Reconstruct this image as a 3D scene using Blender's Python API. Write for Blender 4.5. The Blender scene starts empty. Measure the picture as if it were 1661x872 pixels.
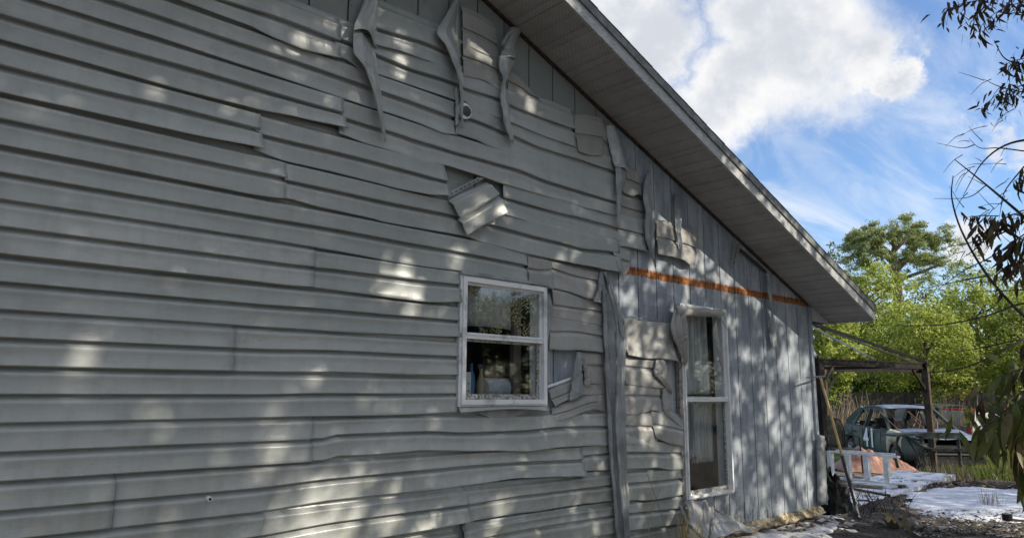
import bpy, math, random
from mathutils import Vector, Matrix, noise
random.seed(7)
S = bpy.context.scene
COL = S.collection
rad = math.radians

# ------------------------------------------------------------------ camera
EYE = 1.42            # eye height over the yard
D = 3.58              # distance of the siding plane (y = 0) from the camera
F = 1150.0            # focal length in photo pixels (photo 1661 x 872)
ROT = Matrix(((0.74102352, -0.11895453, -0.66085851),
              (-0.67143956, -0.12059027, -0.73118185),
              (0.00728429, 0.98554949, -0.169231)))
_n = ROT.row[0].normalized(); _u = (ROT.row[2] - ROT.row[2].dot(_n) * _n).normalized()
cam = bpy.data.cameras.new('camera'); cam.lens = F / 1661 * 36; cam.sensor_width = 36
cam.clip_start = 0.05; cam.clip_end = 3000
CO = bpy.data.objects.new('camera', cam); COL.objects.link(CO)
CO.matrix_world = Matrix.Translation((0, -D, EYE)) @ ROT.to_4x4()
S.camera = CO
EYEP = Vector((0, -D, EYE))

def ray(px, py):
    return ROT @ Vector((px - 830.5, -(py - 436), -F))
def wp(px, py, off=0.0):          # a point of the wall, 'off' metres proud of the siding plane
    r = ray(px, py); t = (D - off) / r.y
    return EYEP + r * t
def gp(px, py, z=0.0):            # a point of the yard at height z
    r = ray(px, py); t = (z - EYE) / r.z
    return EYEP + r * t
def dp(px, py, depth):            # a point at a distance in front of the camera
    r = ray(px, py); return EYEP + r * (depth / F)

# ------------------------------------------------------------------ light
SUNV = Vector((0.26, -0.49, 0.312)).normalized()      # towards the sun
EL = math.asin(SUNV.z); AZ = math.atan2(SUNV.x, SUNV.y)
sl = bpy.data.lights.new('sun', 'SUN'); sl.energy = 3.4; sl.angle = rad(0.45); sl.color = (1, .91, .75)
so = bpy.data.objects.new('sun', sl); COL.objects.link(so)
so.rotation_euler = (-SUNV).to_track_quat('-Z', 'Y').to_euler()
so.location = (5, -10, 12)

w = bpy.data.worlds.new('World'); S.world = w; w.use_nodes = True
nt = w.node_tree; nt.nodes.clear()
def N(nt, t, **k):
    n = nt.nodes.new(t)
    for a, b in k.items(): setattr(n, a, b)
    return n
class G:                                                # tiny node-graph helper
    def __init__(s, nt): s.nt = nt
    def put(s, sock, v):
        if isinstance(v, bpy.types.NodeSocket): s.nt.links.new(v, sock)
        elif isinstance(v, (tuple, list)) and len(v) == 3 and len(sock.default_value) == 4: sock.default_value = (*v, 1)
        else: sock.default_value = v
    def math(s, op, a, b=0.0, c=None, clamp=False):
        n = N(s.nt, 'ShaderNodeMath', operation=op, use_clamp=clamp); s.put(n.inputs[0], a); s.put(n.inputs[1], b)
        if c is not None: s.put(n.inputs[2], c)
        return n.outputs[0]
    def vmath(s, op, a, b=(0, 0, 0)):
        n = N(s.nt, 'ShaderNodeVectorMath', operation=op); s.put(n.inputs[0], a); s.put(n.inputs[1], b)
        return n.outputs['Value'] if op in ('LENGTH', 'DISTANCE', 'DOT_PRODUCT') else n.outputs[0]
    def noise(s, vec, scale=5, detail=4, rough=.55, dist=0, out=0):
        n = N(s.nt, 'ShaderNodeTexNoise'); s.put(n.inputs['Vector'], vec); n.inputs['Scale'].default_value = scale
        n.inputs['Detail'].default_value = detail; n.inputs['Roughness'].default_value = rough; n.inputs['Distortion'].default_value = dist
        return n.outputs[out]
    def ramp(s, f, a, b, ca=(0, 0, 0), cb=(1, 1, 1)):
        n = N(s.nt, 'ShaderNodeMapRange', interpolation_type='SMOOTHSTEP'); s.put(n.inputs[0], f)
        n.inputs[1].default_value = a; n.inputs[2].default_value = b
        return n.outputs[0]
    def mix(s, f, a, b, mode='MIX'):
        n = N(s.nt, 'ShaderNodeMix', data_type='RGBA', blend_type=mode)
        s.put(n.inputs[0], f); s.put(n.inputs[6], a); s.put(n.inputs[7], b); return n.outputs[2]
    def mapping(s, vec, scale=(1, 1, 1), loc=(0, 0, 0), rot=(0, 0, 0)):
        n = N(s.nt, 'ShaderNodeMapping'); s.put(n.inputs[0], vec)
        n.inputs[1].default_value = loc; n.inputs[2].default_value = rot; n.inputs[3].default_value = scale
        return n.outputs[0]
    def comb(s, x, y, z):
        n = N(s.nt, 'ShaderNodeCombineXYZ'); s.put(n.inputs[0], x); s.put(n.inputs[1], y); s.put(n.inputs[2], z); return n.outputs[0]
    def sep(s, v):
        n = N(s.nt, 'ShaderNodeSeparateXYZ'); s.put(n.inputs[0], v); return n.outputs

g = G(nt)
sky = N(nt, 'ShaderNodeTexSky', sky_type='NISHITA', sun_disc=False)
sky.sun_elevation = EL; sky.sun_rotation = AZ; sky.air_density = 1.0; sky.dust_density = .6; sky.ozone_density = 2.5
tc = N(nt, 'ShaderNodeTexCoord'); dirv = tc.outputs['Generated']
x, y, z = g.sep(dirv)
zz = g.math('MAXIMUM', z, 0.0)
den = g.math('ADD', zz, 0.14)
uv = g.comb(g.math('DIVIDE', x, den), g.math('DIVIDE', y, den), 0.0)
n1 = g.noise(uv, 1.1, 8, .58, .3)
wv = g.mapping(uv, (0.8, 2.6, 1), (3, 1, 0), (0, 0, rad(20)))
n2 = g.noise(wv, 1.3, 9, .62, 1.2)
low = g.noise(dirv, 1.3, 2, .5)
# cumulus banks: soft-edged masses in view, plus unseen ones added to light the wall
banks = [((1290, 70), .120), ((1040, 50), .085), ((1180, 140), .085), ((980, 10), .09), ((1370, 80), .06), ((1425, 118), .035), ((1610, 200), .03), ((1250, 0), .105), ((1640, 210), .045), ((1590,395),.035)]
unseen_banks = [(Vector((-.6, .5, .5)), .35), (Vector((.2, -.9, .45)), .4), (Vector((-.9, -.4, .5)), .3), (Vector((.9, -.4, .6)), .25), (Vector((0, .6, .75)), .22), (Vector((-.2, -.35, .9)), .45), (Vector((-.5, -.8, .5)), .4), (Vector((.5, -.6, .8)), .35)]
wob = N(nt, 'ShaderNodeTexNoise'); wob.inputs['Scale'].default_value = 7; wob.inputs['Detail'].default_value = 9; wob.inputs['Roughness'].default_value = .62
nt.links.new(dirv, wob.inputs['Vector'])
wobv = g.vmath('SUBTRACT', wob.outputs['Color'], (.5, .5, .5))
sc = N(nt, 'ShaderNodeVectorMath', operation='SCALE'); nt.links.new(wobv, sc.inputs[0]); sc.inputs['Scale'].default_value = .20
dist = g.vmath('ADD', dirv, sc.outputs[0])
cum = None
for c, r in [(ray(*p).normalized(), r) for p, r in banks] + [(v.normalized(), r) for v, r in unseen_banks]:
    d = g.vmath('DISTANCE', dist, tuple(c))
    m = g.math('SUBTRACT', 1.0, g.math('DIVIDE', d, r))
    cum = m if cum is None else g.math('MAXIMUM', cum, m)
cmask = g.ramp(cum, -.06, .50)
n3 = g.noise(dirv, 12, 7, .6, .2)
cshade = g.ramp(g.math('ADD', g.math('MULTIPLY', n3, .8), g.math('MULTIPLY', cum, .35)), .38, .75)
ccol = g.mix(cshade, (3.45, 3.42, 3.4), (2.3, 2.42, 2.65))
wisp = g.math('MULTIPLY', g.ramp(n2, .36, .74), g.ramp(low, .28, .62))
wisp = g.math('MULTIPLY', wisp, .85)
haze = g.math('MULTIPLY', g.ramp(zz, .55, 0.0), .0)
bt = g.mix(1.0, sky.outputs[0], (.56, .62, .70), 'MULTIPLY')
c1 = g.mix(wisp, bt, (3.0, 3.2, 3.5))
c2 = g.mix(cmask, c1, ccol)
bg = N(nt, 'ShaderNodeBackground'); nt.links.new(c2, bg.inputs[0]); bg.inputs[1].default_value = .15
ow = N(nt, 'ShaderNodeOutputWorld'); nt.links.new(bg.outputs[0], ow.inputs[0])

S.view_settings.view_transform = 'Standard'; S.view_settings.look = 'None'
S.view_settings.exposure = 0.97; S.view_settings.gamma = 1

# ------------------------------------------------------------------ materials
MATS = {}
def mat(name, col=(.5, .5, .5), rough=.6, metal=0, fn=None, bump=None, spec=.5, trans=0, alpha=None):
    """fn(g, P, O) -> colour socket; bump(g, P, O) -> (height socket, strength, distance)"""
    m = bpy.data.materials.new(name); m.use_nodes = True; t = m.node_tree; t.nodes.clear(); gg = G(t)
    b = N(t, 'ShaderNodeBsdfPrincipled'); o = N(t, 'ShaderNodeOutputMaterial')
    b.inputs['Base Color'].default_value = (*col, 1); b.inputs['Roughness'].default_value = rough
    b.inputs['Metallic'].default_value = metal; b.inputs['Specular IOR Level'].default_value = spec
    geo = N(t, 'ShaderNodeNewGeometry'); P = geo.outputs['Position']; tcn = N(t, 'ShaderNodeTexCoord'); O = tcn.outputs['Object']
    if fn:
        r = fn(gg, P, O)
        if isinstance(r, tuple): t.links.new(r[0], b.inputs['Base Color']); t.links.new(r[1], b.inputs['Roughness'])
        else: t.links.new(r, b.inputs['Base Color'])
    if bump:
        h, st, ds = bump(gg, P, O)
        bn = N(t, 'ShaderNodeBump'); bn.inputs['Strength'].default_value = st; bn.inputs['Distance'].default_value = ds
        t.links.new(h, bn.inputs['Height']); t.links.new(bn.outputs[0], b.inputs['Normal'])
    last = b.outputs[0]
    if trans:
        tr = N(t, 'ShaderNodeBsdfTranslucent')
        src = b.inputs['Base Color'].links[0].from_socket if b.inputs['Base Color'].links else None
        if src: t.links.new(src, tr.inputs[0])
        else: tr.inputs[0].default_value = (*col, 1)
        mx = N(t, 'ShaderNodeMixShader'); mx.inputs[0].default_value = trans
        t.links.new(last, mx.inputs[1]); t.links.new(tr.outputs[0], mx.inputs[2]); last = mx.outputs[0]
    t.links.new(last, o.inputs[0]); MATS[name] = m; return m

def var(base, dark, scale=6, lo=.35, hi=.65, stretch=(1, 1, 1), detail=5, obj=False):
    def f(g, P, O):
        return g.mix(g.ramp(g.noise(g.mapping(O if obj else P, stretch), scale, detail), lo, hi), dark, base)
    return f
def nb(scale=40, st=.3, ds=.005, stretch=(1, 1, 1), obj=False):
    return lambda g, P, O: (g.noise(g.mapping(O if obj else P, stretch), scale, 5), st, ds)

def f_vinyl(g, P, O):
    big = g.ramp(g.noise(g.mapping(P, (1, 1, 1.6)), 1.6, 5, .6), .3, .7)
    c = g.mix(big, (.325, .342, .337), (.41, .426, .42))
    oi = N(g.nt, 'ShaderNodeObjectInfo')
    c = g.mix(oi.outputs['Random'], c, g.mix(1.0, c, (.84, .86, .86), 'MULTIPLY'))
    st = g.ramp(g.noise(g.mapping(P, (7, 7, 1.1)), 3.0, 6, .65), .42, .72)
    c = g.mix(g.math('MULTIPLY', st, .28), c, (.24, .24, .225))
    x, y, z = g.sep(P)
    lowm = g.ramp(z, 1.5, .25)
    mold = g.math('MULTIPLY', g.ramp(g.noise(P, 3.5, 8, .8), .42, .62), lowm)
    c = g.mix(g.math('MULTIPLY', mold, .6), c, (.19, .195, .14))
    smear = g.ramp(g.noise(g.mapping(P, (1.5, 1, 3.5), (3, 1, 2)), 2.2, 7, .75), .50, .66)
    c = g.mix(g.math('MULTIPLY', smear, .35), c, (.22, .225, .215))
    chalk = g.ramp(g.noise(g.mapping(P, (9, 9, 2.2), (4, 0, 9)), 2.2, 7, .7), .60, .78)
    c = g.mix(g.math('MULTIPLY', chalk, .35), c, (.48, .47, .44))
    sp = g.ramp(g.noise(P, 120, 2, .5), .70, .76)
    c = g.mix(g.math('MULTIPLY', sp, .5), c, (.10, .09, .08))
    rg = g.math('ADD', g.math('MULTIPLY', st, .2), .30)
    return (c, rg)
mat('vinyl', fn=f_vinyl, spec=.6, bump=nb(18, .12, .004, (1, 1, 6)))
def f_vinyl2(g, P, O):
    c = g.mix(g.ramp(g.noise(P, 3, 6, .6), .3, .7), (.255, .255, .25), (.345, .34, .325))
    c = g.mix(g.math('MULTIPLY', g.ramp(g.noise(g.mapping(P, (4, 4, 1)), 8, 6, .7), .5, .75), .5), c, (.20, .19, .17))
    sp = g.ramp(g.noise(P, 90, 3, .6), .66, .74)
    return g.mix(g.math('MULTIPLY', sp, .5), c, (.10, .09, .08))
mat('vinyl_melted', fn=f_vinyl2, rough=.38, spec=.55, bump=nb(26, .25, .006))
mat('vinyl_back', fn=var((.32, .34, .355), (.20, .215, .225), 7), rough=.45, bump=nb(30, .3, .005))
def f_sheath(g, P, O):
    x, y, z = g.sep(P)
    c = g.mix(g.ramp(g.noise(g.mapping(P, (2.4, 1, .8)), 2.2, 6, .65), .38, .62), (.205, .235, .285), (.335, .375, .425))
    c = g.mix(g.math('MULTIPLY', g.ramp(g.noise(g.mapping(P, (4.5, 1, .7), (7, 0, 0)), 1.6, 6, .6), .52, .68), .75), c, (.47, .50, .51))
    wv = g.noise(g.mapping(P, (1.5, 1, 26)), 4, 5, .7)
    c = g.mix(g.math('MULTIPLY', g.ramp(wv, .48, .70), .45), c, (.15, .17, .20))
    c = g.mix(g.math('MULTIPLY', g.ramp(x, 4.5, 4.2), g.ramp(z, 2.6, 2.8)), c, g.mix(g.noise(P, 5, 4), (.20, .22, .215), (.27, .285, .275)))  # upper left boards coloured darker and greyer to imitate the weaker light there
    # soot and peeled patches towards the foot of the wall
    ft = g.ramp(z, .75, .2)
    so_ = g.math('MULTIPLY', g.ramp(g.noise(g.mapping(P, (3, 1, .9)), 5, 8, .75), .50, .62), ft)
    c = g.mix(so_, c, (.07, .062, .055))
    rs = g.math('MULTIPLY', g.ramp(g.noise(g.mapping(P, (5, 1, .5), (2, 0, 5)), 1.7, 5, .7), .60, .72), g.ramp(z, .7, .3))
    c = g.mix(g.math('MULTIPLY', rs, .8), c, (.30, .20, .12))
    k = g.ramp(g.noise(P, 30, 3, .6), .70, .73)
    c = g.mix(k, c, (.05, .05, .05))
    # unpainted band left under the old trim
    e = g.math('MULTIPLY', g.math('SUBTRACT', g.noise(g.mapping(P, (50, 1, 4)), 1, 3), .5), .05)
    d = g.math('ABSOLUTE', g.math('ADD', g.math('SUBTRACT', z, .9765 + EYE), e))
    band = g.math('MULTIPLY', g.ramp(d, .036, .032), g.ramp(x, 4.49, 4.51))
    w1 = g.mix(g.ramp(g.noise(g.mapping(P, (12, 1, 2)), 4, 6, .8), .43, .56), (.50, .165, .028), (.10, .030, .007))
    w1 = g.mix(g.ramp(g.math('ABSOLUTE', g.math('SUBTRACT', g.math('SUBTRACT', z, .9765 + EYE), .012)), .005, .003), w1, (.10, .035, .012))
    return g.mix(band, c, w1)
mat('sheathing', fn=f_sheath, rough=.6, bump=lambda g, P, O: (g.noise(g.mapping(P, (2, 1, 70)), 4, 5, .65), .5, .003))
mat('dark_cavity', fn=var((.03, .028, .025), (.012, .012, .012), 9), rough=.9)
def f_soffit(g, P, O):
    # round punched holes in rows
    u = g.mapping(O, (95, 95, 95))
    x, y, z = g.sep(u)
    h = g.math('MULTIPLY', g.math('SINE', g.math('MULTIPLY', x, 6.2832 * .75)), g.math('SINE', g.math('MULTIPLY', y, 6.2832 * .75)))
    oi = N(g.nt, 'ShaderNodeObjectInfo')
    c = g.mix(g.ramp(g.noise(P, 4, 6, .7), .3, .7), (.355, .365, .375), (.455, .465, .475))
    c = g.mix(oi.outputs['Random'], c, g.mix(1.0, c, (.88, .87, .86), 'MULTIPLY'))
    return g.mix(g.ramp(h, .35, .6), c, (.035, .033, .03))
mat('soffit_vinyl', fn=f_soffit, rough=.6)
mat('fascia_metal', fn=lambda g, P, O: g.mix(g.ramp(g.noise(g.mapping(P, (1.5, 1, 6)), 14, 6, .7), .40, .68), (.42, .43, .44), (.24, .25, .255)), rough=.45, bump=nb(30, .25, .004))
mat('drip_metal', fn=var((.18, .19, .19), (.09, .10, .095), 20), rough=.5)
mat('shingle', fn=var((.10, .095, .09), (.05, .048, .045), 40), rough=.95, bump=nb(150, .6, .01))
mat('white_frame', fn=var((.74, .76, .78), (.40, .41, .41), 9, .25, .5), rough=.35, bump=nb(60, .1, .002))
mat('grey_frame', fn=var((.30, .29, .27), (.13, .12, .11), 30), rough=.6)
mat('dirty_frame', fn=lambda g, P, O: g.mix(g.ramp(g.noise(P, 60, 5, .7), .42, .58), (.45, .45, .43), (.12, .115, .10)), rough=.6)
mat('interior', fn=var((.07, .065, .06), (.035, .033, .03), 3), rough=.9)
mat('interior_trim', fn=var((.42, .38, .26), (.26, .24, .17), 5), rough=.7)
mat('interior_brown', fn=var((.16, .13, .11), (.09, .075, .065), 5), rough=.7)
mat('blind', fn=var((.36, .37, .36), (.25, .26, .25), 4), rough=.8)
def f_curt(g, P, O):
    return g.mix(g.ramp(g.noise(g.mapping(P, (16, 4, .8)), 2.4, 5), .35, .68), (.40, .42, .42), (.82, .84, .81))
mat('curtain', fn=f_curt, rough=.85, trans=.25)
mat('white_plastic', (.62, .63, .65), .4)
mat('paper', fn=var((.50, .52, .56), (.38, .40, .45), 15), rough=.9)
mat('blue_plastic', (.03, .13, .26), .3)
mat('dark_plastic', (.03, .03, .035), .4)
mat('amber_plastic', (.30, .27, .16), .35)
mat('black_bag', spec=.25, fn=var((.007, .007, .008), (.004, .004, .004), 6), rough=.5, bump=nb(9, .9, .06))
mat('aluminium', fn=var((.80, .81, .82), (.58, .59, .60), 12), rough=.4, metal=.2)
mat('gazebo_steel', spec=.15, fn=lambda g, P, O: g.mix(g.ramp(g.noise(g.mapping(P, (1, 1, .6)), 4, 6, .7), .45, .6), (.008, .007, .007), (.024, .016, .013)), rough=.55)
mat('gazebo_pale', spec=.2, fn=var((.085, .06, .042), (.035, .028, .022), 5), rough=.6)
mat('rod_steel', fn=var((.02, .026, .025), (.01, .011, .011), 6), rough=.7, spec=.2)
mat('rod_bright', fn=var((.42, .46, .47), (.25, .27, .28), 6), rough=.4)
mat('wood_handle', fn=var((.62, .42, .14), (.42, .27, .09), 10, stretch=(1, 1, .1)), rough=.5)
mat('black_paint', (.012, .012, .013), .4)
mat('steel', (.35, .35, .36), .35, 1)
mat('tarp', fn=var((.36, .195, .14), (.23, .115, .08), 4), rough=.6, bump=nb(12, .5, .02))
mat('mesh_chair', fn=lambda g, P, O: g.mix(g.ramp(g.noise(g.mapping(O, (60, 60, 3)), 3, 2), .45, .55), (.09, .085, .06), (.02, .02, .018)), rough=.7)
mat('burnt_green', fn=var((.06, .085, .075), (.022, .026, .024), 7), rough=.5)
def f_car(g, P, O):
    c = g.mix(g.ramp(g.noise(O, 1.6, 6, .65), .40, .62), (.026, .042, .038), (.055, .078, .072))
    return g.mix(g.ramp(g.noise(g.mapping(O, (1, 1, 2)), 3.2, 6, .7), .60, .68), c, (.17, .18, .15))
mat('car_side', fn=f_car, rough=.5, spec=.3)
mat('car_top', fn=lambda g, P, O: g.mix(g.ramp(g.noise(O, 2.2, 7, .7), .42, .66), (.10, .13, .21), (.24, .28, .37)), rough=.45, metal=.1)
mat('car_ash', fn=var((.50, .48, .36), (.30, .29, .22), 9), rough=.85)
mat('car_char', fn=var((.04, .036, .034), (.012, .012, .012), 6), rough=.85, bump=nb(14, .6, .03))
mat('car_rust', fn=var((.22, .12, .075), (.10, .06, .045), 8), rough=.85)
mat('paint_white', fn=var((.58, .58, .57), (.36, .36, .36), 6), rough=.4)
mat('paint_mark', (.75, .78, .80), .6)
mat('paint_red', fn=var((.50, .05, .045), (.36, .03, .03), 4), rough=.35)
mat('shell_grey', fn=var((.44, .45, .47), (.27, .28, .30), 5, stretch=(1, 1, .3)), rough=.5)
mat('amber_lens', (.55, .50, .18), .3)
mat('dark_glass', (.02, .025, .025), .08)
mat('tyre', (.02, .02, .02), .8)
mat('fence_wood', fn=var((.14, .125, .11), (.07, .062, .055), 3, stretch=(6, 6, .6)), rough=.85)
def f_ground(g, P, O):
    c = g.mix(g.ramp(g.noise(P, 3.2, 8, .72), .40, .60), (.075, .060, .047), (.21, .185, .155))
    c = g.mix(g.ramp(g.noise(P, 26, 5, .75), .52, .64), c, (.030, .025, .021))
    c = g.mix(g.math('MULTIPLY', g.ramp(g.noise(P, 48, 4, .7), .60, .68), .8), c, (.42, .38, .33))
    x, y, z = g.sep(P)
    far = g.ramp(g.math('ADD', x, y), 21.5, 23.5)
    gr = g.mix(g.ramp(g.noise(P, 2.0, 6), .4, .6), (.07, .10, .022), (.13, .15, .045))
    return g.mix(far, c, gr)
mat('yard', fn=f_ground, rough=.95, bump=nb(22, .9, .05))
def f_mulch(g, P, O):
    c = g.mix(g.ramp(g.noise(P, 20, 7, .75), .42, .62), (.028, .023, .020), (.085, .065, .052))
    return g.mix(g.ramp(g.noise(P, 55, 3, .6), .68, .74), c, (.25, .21, .17))
mat('mulch', fn=f_mulch, rough=.95, bump=nb(30, 1, .05))
def f_foam(g, P, O):
    c = g.mix(g.ramp(g.noise(P, 3, 7, .65), .35, .62), (.52, .54, .60), (.76, .77, .82))
    return g.mix(g.math('MULTIPLY', g.ramp(g.noise(g.mapping(P, (1, 2.2, 1)), 13, 6, .75), .56, .68), .75), c, (.27, .25, .26))
mat('foam', fn=f_foam, rough=.8, bump=nb(26, .5, .02))
def f_slab(g, P, O):
    c = g.mix(g.ramp(g.noise(P, 5, 6), .4, .6), (.27, .22, .17), (.16, .13, .10))
    x, y, z = g.sep(P)
    return g.mix(g.ramp(g.noise(g.mapping(P, (1, 1.6, 1)), 2.3, 7, .75), .40, .50), c, (.74, .76, .82))
mat('slab', fn=f_slab, rough=.7, bump=nb(20, .4, .01))
mat('ash_debris', fn=lambda g, P, O: g.mix(g.ramp(g.noise(P, 9, 7, .75), .36, .52), (.16, .14, .12), (.60, .60, .63)), rough=.9, bump=nb(30, .7, .02))
mat('tan_foam', fn=lambda g, P, O: g.mix(g.ramp(g.noise(P, 16, 6, .75), .42, .60), (.14, .11, .07), (.50, .42, .28)), rough=.9, bump=nb(40, .8, .02))
mat('chip_dark', fn=var((.06, .045, .035), (.02, .016, .014), 20), rough=.9)
mat('chip_tan', fn=var((.30, .22, .14), (.15, .10, .065), 20), rough=.9)
mat('chip_pale', fn=var((.62, .61, .60), (.36, .34, .32), 20), rough=.8)
mat('straw', fn=var((.60, .50, .26), (.36, .28, .14), 14), rough=.8, trans=.2)
mat('dry_twig', fn=var((.36, .29, .20), (.20, .15, .10), 8), rough=.85)
mat('bark', fn=var((.15, .125, .10), (.06, .05, .042), 9, stretch=(1, 1, .25)), rough=.95, bump=nb(14, .8, .03, (1, 1, .3)))
mat('pine_bark', fn=var((.26, .19, .14), (.13, .10, .08), 4, stretch=(1, 1, .4)), rough=.95)
mat('dark_bark', fn=var((.055, .045, .04), (.025, .022, .02), 12), rough=.9)
def leafmat(name, a, b, c=None, trans=.35, scale=1.2, rough=.5):
    def f(g, P, O):
        r = g.mix(g.ramp(g.noise(P, scale, 3), .35, .65), a, b)
        if c: r = g.mix(g.ramp(g.noise(P, scale * 9, 2), .46, .60), r, c)
        return r
    mat(name, fn=f, rough=rough, trans=trans, spec=.3)
leafmat('leaf_bright', (.33, .385, .07), (.47, .51, .13), (.17, .235, .035), .45, .8)
leafmat('leaf_mid', (.17, .23, .035), (.28, .33, .06), (.10, .15, .025), .4, .8)
leafmat('leaf_blue', (.13, .18, .07), (.20, .25, .10), (.08, .12, .045), .35, .8)
leafmat('leaf_pine', (.29, .34, .13), (.48, .52, .22), (.17, .21, .08), .25, .5)
leafmat('leaf_shade', (.09, .13, .03), (.13, .17, .05), None, .4, 2)
leafmat('leaf_near_green', (.075, .12, .025), (.15, .19, .045), (.14, .11, .05), .35, 9)
leafmat('leaf_near_olive', (.09, .10, .035), (.15, .14, .05), (.16, .10, .055), .35, 9)
leafmat('leaf_wilted', (.030, .028, .012), (.055, .045, .022), (.085, .050, .028), .2, 12)
leafmat('dead_leaf', (.10, .085, .035), (.055, .045, .025), (.17, .14, .06), .2, 14)
leafmat('grass_blade', (.10, .14, .025), (.17, .19, .05), None, .4, 3)
def f_glass(name, dots, tint=(.96, .975, .98), base_gloss=.06):
    m = bpy.data.materials.new(name); m.use_nodes = True; t = m.node_tree; t.nodes.clear(); gg = G(t)
    o = N(t, 'ShaderNodeOutputMaterial'); tr = N(t, 'ShaderNodeBsdfTransparent'); tr.inputs[0].default_value = (*tint, 1)
    gl = N(t, 'ShaderNodeBsdfGlossy'); gl.inputs['Roughness'].default_value = .03
    fr = N(t, 'ShaderNodeLayerWeight')
    mx = N(t, 'ShaderNodeMixShader'); t.links.new(gg.math('ADD', gg.math('MULTIPLY', gg.math('POWER', fr.outputs['Facing'], 4.0), .5), base_gloss, clamp=True), mx.inputs[0])
    t.links.new(tr.outputs[0], mx.inputs[1]); t.links.new(gl.outputs[0], mx.inputs[2]); last = mx.outputs[0]
    if dots:      # dried splashes on the pane
        P = N(t, 'ShaderNodeNewGeometry').outputs['Position']
        v = N(t, 'ShaderNodeTexVoronoi'); t.links.new(P, v.inputs['Vector']); v.inputs['Scale'].default_value = 75
        ms = gg.math('MULTIPLY', gg.ramp(v.outputs['Distance'], .34, .22), gg.ramp(gg.noise(P, 9, 4, .6), .40, .56))
        df = N(t, 'ShaderNodeBsdfDiffuse'); t.links.new(gg.mix(gg.noise(P, 60, 1), (.75, .68, .42), (.40, .34, .14)), df.inputs[0])
        tl = N(t, 'ShaderNodeBsdfTranslucent'); tl.inputs[0].default_value = (.8, .8, .7, 1)
        a = N(t, 'ShaderNodeMixShader'); a.inputs[0].default_value = .2; t.links.new(df.outputs[0], a.inputs[1]); t.links.new(tl.outputs[0], a.inputs[2])
        m2 = N(t, 'ShaderNodeMixShader'); t.links.new(ms, m2.inputs[0]); t.links.new(last, m2.inputs[1]); t.links.new(a.outputs[0], m2.inputs[2]); last = m2.outputs[0]
    t.links.new(last, o.inputs[0]); MATS[name] = m
f_glass('glass_spotted', True); f_glass('glass_clear', False); f_glass('glass_screen', False, (.86, .88, .89), .05)

# ------------------------------------------------------------------ object helpers
def mesh(name, verts, faces, m, parent=None, smooth=False, sharp=None, solid=0, mats=None, fmi=None):
    me = bpy.data.meshes.new(name); me.from_pydata([tuple(v) for v in verts], [], faces)
    for k in (mats or [m]): me.materials.append(MATS[k])
    if fmi: me.polygons.foreach_set('material_index', fmi)
    if smooth:
        me.polygons.foreach_set('use_smooth', [True] * len(me.polygons))
        if sharp is not None: me.set_sharp_from_angle(angle=rad(sharp))
    me.update()
    o = bpy.data.objects.new(name, me); COL.objects.link(o)
    if parent: o.parent = parent
    if solid:
        md = o.modifiers.new('thickness', 'SOLIDIFY'); md.thickness = solid; md.offset = 0
    return o
def thing(name, label, cat, loc=(0, 0, 0), rz=0, group=None):
    o = bpy.data.objects.new(name, None); COL.objects.link(o); o.location = loc; o.rotation_euler = (0, 0, rz)
    o.empty_display_size = .2; o['label'] = label; o['category'] = cat
    if group: o['group'] = group
    return o
def tag(o, label, cat, group=None, kind=None):
    o['label'] = label
    if cat: o['category'] = cat
    if group: o['group'] = group
    if kind: o['kind'] = kind
    return o
def struct(o, label=None):
    o['kind'] = 'structure'
    if label: o['label'] = label
    return o
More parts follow.
